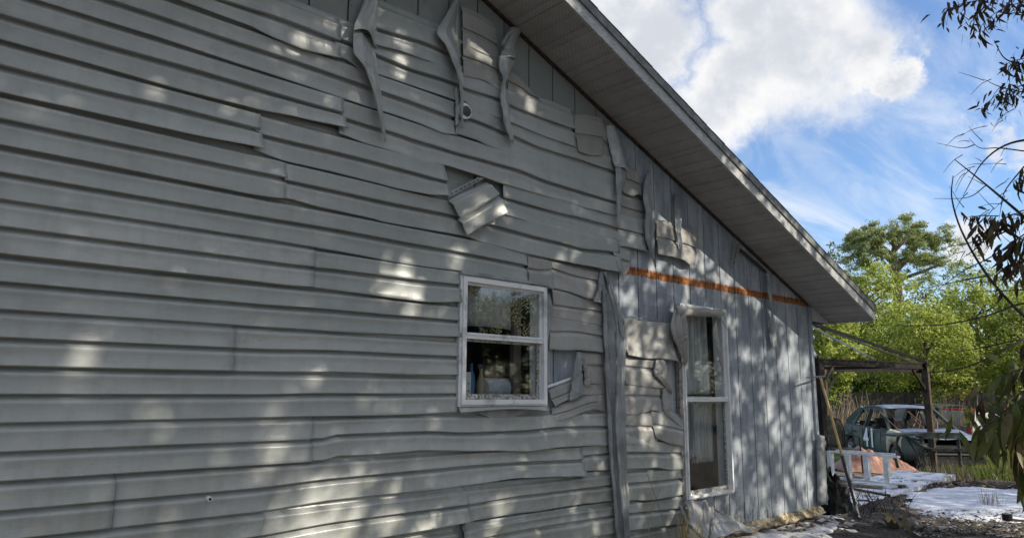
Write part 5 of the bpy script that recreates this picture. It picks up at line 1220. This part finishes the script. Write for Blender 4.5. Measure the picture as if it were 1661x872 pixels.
def tree(name, label, px, depth, ytop, wid_px, m, per=34, ls=.16, n=90, ybot=640, seed=1, group=None, trunk='bark', bare=.0, lean=0):
    rng = random.Random(seed); base = dp(px, 640, depth); base.z = hgt(base.x, base.y) if depth < 50 else -.32
    s_ = depth / F; H = EYE + (640 - ytop) * s_ - base.z; Rw = wid_px * s_ / 2
    root = thing(name, label, 'tree', base, 0, group); tips = []
    mb = MB(); limbs(mb, Vector((0, 0, 0)), H * .85, .05 + H * .016, 16, Rw * .8, rng, tips); mb.build('trunk', trunk, root, True)
    zb = (EYE + (640 - ybot) * s_) - base.z; cl = []
    for i in range(n):
        while True:
            d = Vector((rng.uniform(-1, 1), rng.uniform(-1, 1), rng.uniform(-1, 1)))
            if .25 < d.length < 1: break
        zc = (zb + H) / 2; hh = (H - zb) / 2
        shp = 1 - .25 * max(0, d.z)
        p = Vector((d.x * Rw * shp + lean * d.z, d.y * Rw * shp, zc + d.z * hh)); p += Vector((ncv(p, .5, seed), ncv(p, .5, seed + 4), ncv(p, .5, seed + 9))) * Rw * .35
        cl.append((p, Rw * rng.uniform(.10, .22)))
    for t in tips: cl.append((t, Rw * .18))
    mb = MB(); leaf_cloud(mb, cl, per, ls, .65, seed); mb.build('crown', m, root)
    return root
tree('bright_tree', 'bright yellow green tree with the highest crown beside the house eave', 1425, 33, 432, 165, 'leaf_bright', 75, .14, 240, 640, 2)
tree('bright_tree', 'bright yellow green tree behind the gazebo near the wall corner', 1350, 26, 500, 130, 'leaf_bright', 55, .12, 150, 652, 3)
tree('bright_tree', 'broad light green tree behind the gazebo post', 1500, 26.3, 490, 175, 'leaf_bright', 60, .12, 190, 656, 4)
tree('bright_tree', 'light green tree reaching over the pickup truck', 1600, 32, 462, 190, 'leaf_bright', 75, .14, 240, 655, 5)
tree('bright_tree', 'light green tree at the right edge of the view', 1690, 30, 455, 150, 'leaf_bright', 50, .14, 150, 650, 6)
tree('dark_tree', 'dark leafy tree filling the gap behind the gazebo', 1395, 38, 520, 170, 'leaf_mid', 50, .16, 120, 650, 7)
tree('dark_tree', 'dark leafy tree behind the fence right of the gazebo', 1545, 39, 500, 200, 'leaf_mid', 50, .16, 150, 650, 8)
tree('distant_tree', 'loose blue green tree rising behind the roof edge', 1360, 46, 392, 120, 'leaf_blue', 34, .18, 90, 600, 9)
tree('distant_tree', 'thin blue green tree between the roof and the tall pine', 1330, 50, 385, 60, 'leaf_blue', 26, .18, 50, 600, 10)
tree('distant_tree', 'grey green tree behind the twigs at the right', 1612, 45, 392, 130, 'leaf_pine', 34, .17, 100, 600, 11)
tree('dark_tree', 'dark tree standing below the tall pine', 1520, 44, 440, 100, 'leaf_mid', 40, .17, 90, 620, 12)
tree('distant_tree', 'distant tree beyond the right edge', 1720, 48, 400, 160, 'leaf_pine', 34, .2, 90, 620, 13)
for i, (px, lab) in enumerate(((1330, 'dark shrub mass behind the fence at the wall corner'), (1410, 'dark shrub mass behind the fence above the burnt sedan'), (1470, 'dark shrub mass behind the fence left of the gazebo post'), (1540, 'dark shrub mass behind the fence right of the gazebo post'), (1610, 'dark shrub mass behind the fence above the truck'), (1680, 'dark shrub mass behind the fence at the right edge'))):
    tree('dark_shrub', lab, px, 35 + i % 2, 555 + 12 * (i % 3), 110, 'leaf_mid', 60, .16, 90, 668, 40 + i)
# the tall pine: flat spreading crown on crooked limbs
rng = random.Random(21); dpt = 52; base = dp(1474, 640, dpt); base.z = -.32; s_ = dpt / F
pine = thing('pine_tree', 'tall old pine with a flat spreading crown above the other trees', 'tree', base)
rgt = (dp(1500, 640, dpt) - dp(1474, 640, dpt)).normalized(); bck = Vector((-rgt.y, rgt.x, 0)); U = Vector((0, 0, 1))
def pp_(px, py, b=0.0): return rgt * ((px - 1474) * s_) + U * (EYE + (640 - py) * s_ + .32) + bck * b
mb = MB(); mb.tube([pp_(1476, 645), pp_(1472, 560), pp_(1470, 500), pp_(1471, 445), pp_(1468, 410), pp_(1475, 380)], [.45, .38, .34, .30, .20, .10], 10)
tips = []
for (a, b, c_) in (((1471, 450), (1440, 425), (1420, 385)), ((1471, 440), (1500, 415), (1530, 385)), ((1468, 412), (1450, 390), (1440, 362)), ((1470, 405), (1490, 385), (1505, 360)), ((1471, 455), (1510, 440), (1545, 425)), ((1470, 470), (1430, 455), (1402, 440)), ((1471, 500), (1495, 485), (1515, 495)), ((1471, 480), (1450, 470), (1435, 480)), ((1474, 385), (1478, 370), (1480, 355)), ((1471, 430), (1440, 410), (1408, 400))):
    bb = rng.uniform(-2.5, 2.5); mb.tube([pp_(*a), pp_(*b, bb * .5), pp_(*c_, bb)], [.16, .11, .05], 6)
    for t in (.4, .7, 1): tips.append(pp_(*b, bb * .5).lerp(pp_(*c_, bb), t))
mb.build('trunk', 'pine_bark', pine, True)
cl = [(t, .8) for t in tips]
cc_ = [(rng.uniform(-1, 1), rng.random() ** 1.4, rng.uniform(-3, 3)) for _ in range(95)]
for _ in range(640):
    q_ = rng.choice(cc_); u = max(-1, min(1, q_[0] + rng.gauss(0, .05))); px = 1474 + 78 * u; top_ = 350 + 34 * abs(u) ** 2.2 + rng.uniform(0, 6); py = top_ + q_[1] * (78 - 25 * abs(u)) + rng.gauss(0, 2.2)
    cl.append((pp_(px, py, q_[2] * (1 - .4 * abs(u)) + rng.gauss(0, .4)), rng.uniform(.16, .36)))
for _ in range(60):
    px = rng.choice([rng.uniform(1398, 1450), rng.uniform(1490, 1552)]); cl.append((pp_(px, rng.uniform(410, 470), rng.uniform(-2.5, 2.5)), rng.uniform(.25, .5)))
mb = MB(); leaf_cloud(mb, cl, 85, .15, .45, 5, asp=.35); mb.build('crown', 'leaf_pine', pine)

# dry brush by the fence left of the car
rng = random.Random(5)
for (px, label, n, dpth) in ((1352, 'pale leafless brush beside the gazebo post', 60, 21.5), (1385, 'pale leafless brush behind the rear of the burnt sedan', 60, 22.5), (1530, 'thin leafless stems between the wrecked cars', 26, 24), (1555, 'bare dry shrub against the fence', 26, 25)):
    base = dp(px, 640, dpth); base.z = hgt(base.x, base.y); mb = MB()
    for _ in range(n):
        a = rng.uniform(0, 6.28); sp = rng.uniform(.1, .8); h = rng.uniform(.9, 1.9); b0 = Vector((rng.uniform(-.35, .35), rng.uniform(-.35, .35), 0)); t = b0 + Vector((math.cos(a) * sp, math.sin(a) * sp, h)); md = b0.lerp(t, .5) + Vector((rng.uniform(-.15, .15), rng.uniform(-.15, .15), 0))
        mb.tube([b0, md, t], [.012, .009, .004], 4)
        for k in range(2):
            t2 = md + Vector((rng.uniform(-.4, .4), rng.uniform(-.4, .4), rng.uniform(.2, .6))); mb.tube([md.lerp(b0, rng.random() * .5), t2], [.006, .003], 3)
    o = mb.build('dry_brush', 'dry_twig'); o.location = base; tag(o, label, 'shrub')

# ------------------------------------------------------------------ near tree at the right edge
near = thing('near_tree', 'leafy young tree reaching into view from the right edge', 'tree', (0, 0, 0))
def P(px, py, d): return dp(px, py, d)
tb_ = MB(); tr0 = P(1790, 640, 4.2); tr0.z = -.1
tb_.tube([tr0, P(1785, 500, 4.1), P(1775, 250, 4.0), P(1760, -60, 4.0), P(1740, -300, 4.0)], [.09, .08, .07, .05, .03], 10); tb_.build('trunk', 'dark_bark', near, True)
def br(pts, r0, r1, name='branch'):
    mb = MB(); n = max(6, len(pts) * 4); q = [crv([P(*p) for p in pts], i / n) for i in range(n + 1)]
    mb.tube(q, [r0 + (r1 - r0) * i / n for i in range(n + 1)], 6); mb.build(name, 'dark_bark', near, True); return q
limb = br([(1782, 600, 4.1), (1720, 560, 3.7), (1661, 513, 3.4), (1602, 447, 3.4), (1561, 377, 3.4), (1544, 322, 3.4), (1546, 285, 3.4)], .0095, .002)
br([(1760, 420, 4.0), (1700, 385, 3.7), (1650, 342, 3.6), (1600, 300, 3.6), (1549, 259, 3.6)], .012, .002)
br([(1760, 250, 4.0), (1700, 228, 3.8), (1640, 232, 3.8), (1595, 262, 3.8), (1562, 318, 3.8)], .010, .0015)
br([(1661, 360, 3.7), (1620, 380, 3.6), (1575, 393, 3.6), (1530, 402, 3.6)], .005, .0015)
br([(1720, 505, 3.9), (1661, 492, 3.8), (1600, 512, 3.8), (1530, 526, 3.8), (1455, 528, 3.8)], .007, .0018)
br([(1740, 540, 3.9), (1661, 549, 3.8), (1600, 562, 3.8), (1550, 571, 3.8)], .006, .002)
br([(1740, 520, 3.9), (1661, 550, 3.8), (1600, 582, 3.8), (1550, 599, 3.8), (1493, 605, 3.8)], .008, .002)
br([(1661, 380, 3.7), (1610, 415, 3.6), (1565, 438, 3.6), (1520, 470, 3.6)], .004, .0015)
br([(1602, 447, 3.4), (1560, 455, 3.4), (1500, 468, 3.4)], .004, .001)
br([(1661, 470, 3.4), (1610, 472, 3.4), (1560, 473, 3.4)], .003, .001)
br([(1580, 235, 3.7), (1560, 240, 3.7), (1520, 232, 3.7)], .003, .001)
br([(1600, 300, 3.6), (1570, 320, 3.6), (1515, 322, 3.6)], .003, .001)
br([(1661, 245, 3.7), (1620, 240, 3.7), (1590, 240, 3.7), (1572, 225, 3.7)], .004, .001)
br([(1661, 270, 3.6), (1630, 310, 3.6), (1622, 345, 3.6)], .004, .001)
br([(1661, 105, 3.8), (1630, 95, 3.8), (1612, 65, 3.8)], .005, .0015)
br([(1661, 150, 3.8), (1620, 140, 3.8), (1595, 128, 3.8)], .004, .001)
rng = random.Random(12)
for _ in range(44):      # fine twigs off the branches
    px, py = rng.uniform(1560, 1655), rng.uniform(120, 470); d_ = 3.7; a = rng.uniform(1.8, 4.2); l_ = rng.uniform(14, 46)
    br([(px, py, d_), (px + l_ * .5 * math.cos(a), py + l_ * .5 * math.sin(a) * .8, d_), (px + l_ * math.cos(a), py + l_ * math.sin(a) + 4, d_)], .0022, .0008, 'twig')
# leaf meshes shared by the leaf objects
def leaf_mesh(nm, m, w_, droopy, twist=.2):
    vs = []; fs = []; n = 6
    for i in range(n + 1):
        t = i / n; wd = w_ * math.sin(math.pi * min(1, t * .93 + .04)) ** .8 * (1 - .25 * t); zc = -droopy * t * t; xx = t * (1 - .15 * droopy * t)
        c_, s__ = math.cos(twist * t * 3), math.sin(twist * t * 3)
        for sgn in (-1, 0, 1):
            y = sgn * wd / 2; z = zc + (.25 * abs(y) if sgn else 0); vs.append((xx, y * c_ - 0 * s__, z + y * s__))
    for i in range(n):
        for j in range(2): fs.append((i * 3 + j, (i + 1) * 3 + j, (i + 1) * 3 + j + 1, i * 3 + j + 1))
    me = bpy.data.meshes.new(nm); me.from_pydata(vs, [], fs); me.materials.append(MATS[m]); me.polygons.foreach_set('use_smooth', [True] * len(me.polygons)); me.update(); return me
LM = {'g': [leaf_mesh('leaf', 'leaf_near_green', .24, .25), leaf_mesh('leaf', 'leaf_near_green', .28, .5, -.2)], 'o': [leaf_mesh('leaf', 'leaf_near_olive', .26, .4), leaf_mesh('leaf', 'leaf_near_olive', .22, .2, .4)], 'w': [leaf_mesh('leaf', 'leaf_wilted', .22, .6, .5), leaf_mesh('leaf', 'leaf_wilted', .3, .9, -.5), leaf_mesh('leaf', 'leaf_wilted', .18, .4, .2)]}
NL = [0]
def put_leaf(kind, p, d, size, roll):
    o = bpy.data.objects.new('leaf', rng.choice(LM[kind])); COL.objects.link(o); o.parent = near
    q = d.to_track_quat('X', 'Z'); o.rotation_mode = 'QUATERNION'; from mathutils import Quaternion
    o.rotation_quaternion = q @ Quaternion((1, 0, 0), roll); o.location = p; o.scale = (size,) * 3; NL[0] += 1
def spray(pts, kind, n, size, hang=.8, spread=.6, r=.003):
    q = [crv([P(*p) for p in pts], i / 16) for i in range(17)]
    mb = MB(); mb.tube(q, [r + (r * .3 - r) * i / 16 for i in range(17)], 5); mb.build('twig', 'dark_bark', near, True)
    for i in range(n):
        t = (i + rng.random()) / n; p = crv([P(*a) for a in pts], t); k = q[min(16, int(t * 16) + 1)] - q[min(15, int(t * 16))]
        k = k.normalized() if k.length > 1e-6 else Vector((1, 0, 0)); sd = Vector((rng.uniform(-1, 1), rng.uniform(-1, 1), rng.uniform(-.4, .4))) * spread
        d = (k * .5 + sd + Vector((0, 0, -hang))).normalized(); put_leaf(rng.choice(kind), p, d, size * rng.uniform(.7, 1.25), rng.uniform(-1.5, 1.5))
spray([(1700, -20, 3.6), (1640, -5, 3.6), (1590, 0, 3.6), (1555, 8, 3.6), (1530, 20, 3.6)], 'w', 20, .07)
spray([(1600, -5, 3.6), (1585, 25, 3.6), (1575, 48, 3.6)], 'w', 10, .065)
spray([(1700, 0, 3.7), (1655, 5, 3.7), (1625, 15, 3.7), (1595, 38, 3.7), (1590, 55, 3.7)], 'w', 16, .07)
spray([(1661, 20, 3.7), (1620, 25, 3.7), (1605, 45, 3.7)], 'w', 9, .065)
spray([(1700, 85, 3.6), (1661, 95, 3.6), (1640, 100, 3.6), (1624, 112, 3.6)], 'w', 14, .07)
spray([(1661, 100, 3.6), (1650, 110, 3.6), (1648, 122, 3.6)], 'w', 7, .06)
spray([(1680, 130, 3.6), (1640, 145, 3.6), (1615, 155, 3.6), (1593, 178, 3.6)], 'w', 16, .07)
spray([(1650, 145, 3.6), (1635, 160, 3.6), (1625, 180, 3.6)], 'w', 7, .06)
spray([(1700, 275, 3.5), (1661, 285, 3.5), (1642, 296, 3.5)], 'w', 8, .08)
spray([(1720, 340, 3.4), (1661, 345, 3.4), (1620, 358, 3.4), (1588, 385, 3.4)], 'wwo', 20, .10)
spray([(1620, 350, 3.5), (1590, 350, 3.5), (1565, 352, 3.5)], 'w', 9, .055)
spray([(1720, 390, 3.4), (1680, 380, 3.4), (1650, 390, 3.4), (1640, 410, 3.4)], 'wo', 12, .11)
spray([(1661, 430, 3.4), (1640, 432, 3.4), (1615, 445, 3.4)], 'w', 10, .08)
spray([(1720, 430, 3.3), (1661, 445, 3.3), (1650, 465, 3.3)], 'wo', 9, .09)
spray([(1600, 447, 3.4), (1620, 470, 3.4), (1625, 480, 3.4)], 'w', 5, .06)
spray([(1700, 540, 3.2), (1665, 552, 3.2), (1655, 580, 3.2)], 'wo', 7, .09)
def filler(specs):
    mb = MB()
    for pts, n, size in specs:
        for i in range(n):
            c_ = crv([P(*a) for a in pts], rng.random()) + Vector((rng.gauss(0, 1), rng.gauss(0, 1), rng.gauss(0, 1))) * .03
            leafquad(mb, c_, Vector((rng.uniform(-1, 1), rng.uniform(-1, 1), rng.uniform(-1.6, .1))), Vector((rng.uniform(-1, 1), rng.uniform(-1, 1), 1)), size * rng.uniform(.6, 1.2), size * rng.uniform(.16, .3), 0, rng.uniform(0, .6))
    o = mb.build('foliage', 'leaf_wilted', near); o['kind'] = 'stuff'
filler([([(1720, -20, 3.6), (1640, -5, 3.6), (1590, 0, 3.6), (1555, 8, 3.6), (1530, 20, 3.6)], 70, .06), ([(1600, -5, 3.6), (1585, 25, 3.6), (1575, 48, 3.6)], 28, .055), ([(1700, 0, 3.7), (1655, 5, 3.7), (1625, 15, 3.7), (1595, 38, 3.7), (1590, 58, 3.7)], 60, .06),
        ([(1700, 85, 3.6), (1661, 95, 3.6), (1640, 100, 3.6), (1624, 112, 3.6)], 50, .055), ([(1680, 130, 3.6), (1640, 145, 3.6), (1615, 155, 3.6), (1593, 182, 3.6)], 55, .055), ([(1650, 145, 3.6), (1640, 165, 3.6), (1630, 190, 3.6)], 22, .05),
        ([(1700, 275, 3.5), (1661, 285, 3.5), (1642, 296, 3.5)], 22, .07), ([(1720, 340, 3.4), (1661, 348, 3.4), (1620, 362, 3.4), (1588, 388, 3.4)], 60, .085), ([(1620, 350, 3.5), (1590, 350, 3.5), (1565, 352, 3.5)], 16, .05), ([(1720, 400, 3.4), (1680, 390, 3.4), (1645, 400, 3.4), (1635, 425, 3.4)], 34, .09), ([(1661, 430, 3.4), (1640, 435, 3.4), (1612, 450, 3.4)], 24, .07)])
# large leaves low at the right
spray([(1740, 590, 2.9), (1690, 590, 2.9), (1650, 600, 2.9), (1620, 610, 2.9)], 'ggw', 13, .16, .9, .5, .004)
spray([(1740, 640, 2.8), (1690, 650, 2.8), (1655, 660, 2.8), (1620, 680, 2.8), (1590, 690, 2.8)], 'ggo', 20, .15, .55, .6, .005)
spray([(1720, 615, 2.8), (1670, 640, 2.8), (1630, 665, 2.8), (1585, 705, 2.8)], 'gg', 14, .15, .8, .5, .004)
spray([(1740, 760, 2.8), (1690, 745, 2.8), (1655, 760, 2.8)], 'go', 10, .15, .8, .5, .004)
spray([(1740, 690, 2.8), (1700, 690, 2.8), (1665, 700, 2.8), (1640, 712, 2.8)], 'ggo', 16, .15, .7, .5, .005)
spray([(1720, 620, 2.9), (1680, 625, 2.9), (1650, 640, 2.9)], 'gg', 12, .17, .6, .6, .004)
spray([(1720, 730, 2.8), (1680, 725, 2.8), (1645, 735, 2.8)], 'go', 10, .15, .8, .5, .004)
spray([(1600, 640, 2.9), (1588, 655, 2.9), (1575, 672, 2.9)], 'wo', 3, .11, .6, .2, .002)

def green_filler(specs, m):
    mb = MB()
    for pts, n, size, sp in specs:
        for i in range(n):
            c_ = crv([P(*a) for a in pts], rng.random()) + Vector((rng.gauss(0, 1), rng.gauss(0, 1), rng.gauss(0, 1))) * sp
            d = Vector((rng.uniform(-1, .6), rng.uniform(-1, .6), rng.uniform(-1.8, .2)))
            leafquad(mb, c_, d, Vector((rng.uniform(-1, 1), rng.uniform(-1, 1), 1)), size * rng.uniform(.6, 1.2), size * rng.uniform(.16, .26), 0, rng.uniform(0, .5))
    o = mb.build('foliage', m, near); o['kind'] = 'stuff'
green_filler([([(1740, 575, 3.1), (1690, 590, 3.1), (1640, 600, 3.1)], 40, .11, .06), ([(1740, 640, 3.0), (1680, 655, 3.0), (1625, 672, 3.0), (1585, 700, 3.0)], 90, .12, .05), ([(1740, 700, 3.0), (1690, 700, 3.0), (1650, 715, 3.0)], 60, .12, .05), ([(1740, 750, 3.0), (1690, 750, 3.0), (1655, 765, 3.0)], 30, .11, .04)], 'leaf_near_green')
green_filler([([(1740, 600, 3.0), (1680, 640, 3.0), (1630, 680, 3.0)], 40, .11, .08)], 'leaf_near_olive')

# ------------------------------------------------------------------ trees standing behind the camera whose shade falls on the wall
# openings of the canopy: (photo x, photo y, radius in m on the wall)
gaps = [(645, 95, .13), (640, 75, .10), (772, 72, .10), (790, 95, .09), (855, 160, .10), (835, 140, .07), (650, 455, .16), (675, 478, .12), (700, 500, .10), (740, 400, .12), (775, 365, .16), (800, 345, .12), (925, 425, .09), (955, 455, .07), (900, 410, .07),
        (1010, 385, .07), (985, 375, .07), (935, 330, .06), (860, 305, .05), (730, 590, .08), (732, 605, .06), (600, 655, .09), (695, 655, .10), (455, 690, .11), (450, 715, .12), (475, 640, .07), (455, 760, .12), (460, 780, .08), (250, 690, .08), (115, 555, .09), (130, 600, .08), (75, 610, .08), (430, 650, .07), (510, 620, .06), (545, 700, .08),
        (560, 850, .22), (500, 862, .22), (620, 840, .16), (655, 848, .14), (690, 835, .12), (440, 865, .15), (530, 770, .10), (590, 760, .09), (640, 790, .07), (730, 655, .07), (775, 680, .06), (860, 700, .11), (905, 710, .11), (845, 740, .08), (930, 690, .08), (885, 690, .07), (760, 730, .05), (800, 850, .08), (780, 860, .10), (835, 810, .06), (805, 822, .06),
        (1085, 385, .22), (1075, 370, .16), (1110, 400, .2), (1060, 440, .16), (1010, 470, .12), (1045, 500, .12), (1020, 560, .16), (1050, 560, .18), (1040, 600, .15), (1035, 620, .12), (970, 470, .07), (955, 500, .07), (1125, 450, .2), (1150, 430, .2), (1050, 700, .12), (1035, 690, .10), (1080, 745, .15), (1090, 800, .16), (1060, 760, .10), (1100, 850, .2), (1085, 830, .14),
        (1180, 450, .22), (1190, 540, .16), (1200, 640, .16), (1215, 560, .14), (1200, 720, .12), (1260, 480, .22), (1240, 560, .14), (1255, 650, .16), (1285, 580, .18), (1300, 600, .2), (1270, 700, .14), (1310, 650, .16), (1180, 770, .2), (1240, 760, .12), (1290, 540, .14), (1230, 470, .14), (1130, 810, .14), (1160, 840, .2), (1320, 700, .14), (1310, 780, .2), (1280, 820, .2), (1210, 460, .14), (1110, 560, .16), (1130, 590, .12), (1100, 520, .1)]
gapw = []
for px, py, r in gaps: v = wp(px, py); gapw.append((v.x, v.z, r))
sv = SUNV
def onwall(p):           # where the shadow of p falls on the wall plane
    t = -p.y / -sv.y if sv.y else 0; t = p.y / sv.y; q = p - sv * t; return q.x, q.z
def shade_tree(label, base, h, crown_c, crown_r, n, seed, keep):
    rng_ = random.Random(seed); root = thing('shade_tree', label, 'tree', base, 0, 'trees behind the viewer that shade the wall')
    mb = MB(); tips = []; b = Vector((0, 0, 0)); cc = crown_c - base
    mb.tube([b, Vector((cc.x * .2, cc.y * .2, h * .4)), Vector((cc.x * .7, cc.y * .7, h * .75))], [.24, .19, .12], 10)
    for i in range(12):
        a = rng_.uniform(0, 6.28); q = cc + Vector((math.cos(a) * crown_r[0] * .6, math.sin(a) * crown_r[1] * .6, rng_.uniform(-.5, .5) * crown_r[2])); s0 = Vector((cc.x * .5, cc.y * .5, h * rng_.uniform(.45, .7)))
        mb.tube([s0, s0.lerp(q, .5) + Vector((0, 0, .2)), q], [.07, .04, .012], 5)
    mb.build('trunk', 'bark', root, True)
    mb = MB()
    for i in range(n):
        while True:
            d = Vector((rng_.uniform(-1, 1), rng_.uniform(-1, 1), rng_.uniform(-1, 1)))
            if d.length < 1: break
        p = crown_c + Vector((d.x * crown_r[0], d.y * crown_r[1], d.z * crown_r[2]))
        X, Z = onwall(p); ok = True
        for gx_, gz_, r in gapw:
            dd = math.hypot(X - gx_, (Z - gz_) * .75)
            if dd < r * .92 * (1.0 + .7 * ncv((X * 5, Z * 5, 0), 1, 2) + 1.1 * ncv((X * 13, Z * 11, 0), 1, 5)): ok = rng_.random() < .12; break
        if not ok or not keep(X, Z, p): continue
        q = p - base; s_ = rng_.uniform(.07, .14); a = Vector((rng_.uniform(-1, 1), rng_.uniform(-1, 1), rng_.uniform(-1, .5))).normalized(); b_ = a.cross(Vector((rng_.uniform(-1, 1), rng_.uniform(-1, 1), rng_.uniform(-1, 1)))).normalized()
        k = len(mb.v); mb.v += [q, q + a * s_ * .5 + b_ * s_ * .3, q + a * s_, q + a * s_ * .5 - b_ * s_ * .3]; mb.f.append((k, k + 1, k + 2, k + 3)); mb.m.append(0)
    mb.build('crown', 'leaf_shade', root)
def cen(X, Z, t): return Vector((X, 0, Z + EYE)) + sv * t
allk = lambda X, Z, p: True
def leak(X, Z, p):
    l_ = min(1, max(0, (X - 1.3) / 1.2)) * .42 * min(1, max(.35, (3.1 - Z) / .8))
    return random.random() > l_ * (.6 + 1.2 * max(0, ncv((X * 2.2, Z * 4.0, 0), 1, 8)))
c1_ = cen(1.2, 1.0, 11.5); shade_tree('broad leafy tree behind the viewer shading the left of the wall', Vector((c1_.x - .3, c1_.y - .4, -.05)), c1_.z, c1_, (3.2, 1.7, 2.7), 52000, 31, leak)
c2_ = cen(4.3, .7, 8); shade_tree('leafy tree behind the viewer shading the middle of the wall', Vector((c2_.x + .4, c2_.y - .3, -.05)), c2_.z, c2_, (2.5, 1.4, 2.6), 34000, 32, leak)
c3_ = cen(7.6, .2, 11); shade_tree('thin leafy tree behind the viewer dappling the bare boards', Vector((c3_.x + .4, c3_.y, -.05)), c3_.z, c3_, (2.8, 1.6, 2.4), 15000, 33, allk)
c4_ = Vector((17.0, -7.5, 6.0)); shade_tree('leafy tree out of view shading the foam covered yard', Vector((17, -8, -.1)), 6, c4_, (4.0, 2.6, 2.2), 26000, 34, allk)

# tree line across the yard behind the viewer (seen in the panes, and hiding the low sky)
proto = None
rng = random.Random(77)
for i in range(17):
    a = math.pi * (1.02 + .96 * i / 16) ; R_ = rng.uniform(27, 34) + (5 if 1.3 * math.pi < a < 1.85 * math.pi else 0); x, y = 2 + R_ * math.cos(a) * 1.1, -3 + R_ * math.sin(a)
    if proto is None:
        b0 = Vector((x, y, -.1)); proto = thing('yard_tree', 'broad leafy tree standing across the yard behind the viewer', 'tree', b0, 0, 'trees across the yard behind the viewer'); tips = []
        mb = MB(); limbs(mb, Vector((0, 0, 0)), 6.5, .2, 14, 2.6, rng, tips); mb.build('trunk', 'bark', proto, True)
        cl = [(Vector((rng.gauss(0, 1.5), rng.gauss(0, 1.5), rng.uniform(1.2, 8.2))), rng.uniform(.7, 1.3)) for _ in range(110)] + [(t, .9) for t in tips]
        mb = MB(); leaf_cloud(mb, cl, 130, .22, .7, 9); mb.build('crown', 'leaf_shade', proto)
    else:
        o = proto.copy(); COL.objects.link(o); o.location = (x, y, -.1); o.rotation_euler = (0, 0, rng.uniform(0, 6.28)); o.scale = (rng.uniform(.9, 1.3),) * 2 + (rng.uniform(.85, 1.15),)
        for ch_ in list(proto.children):
            c_ = ch_.copy(); COL.objects.link(c_); c_.parent = o

# put the origins of the fence and the near tree at their feet
for root, b_ in ((near, Vector(tr0)), (fn_root, Vector(((fa + fb) / 2).to_tuple()) + Vector((0, 0, -.38)))):
    root.location = b_
    for ch_ in root.children: ch_.matrix_parent_inverse = Matrix.Translation(-b_)
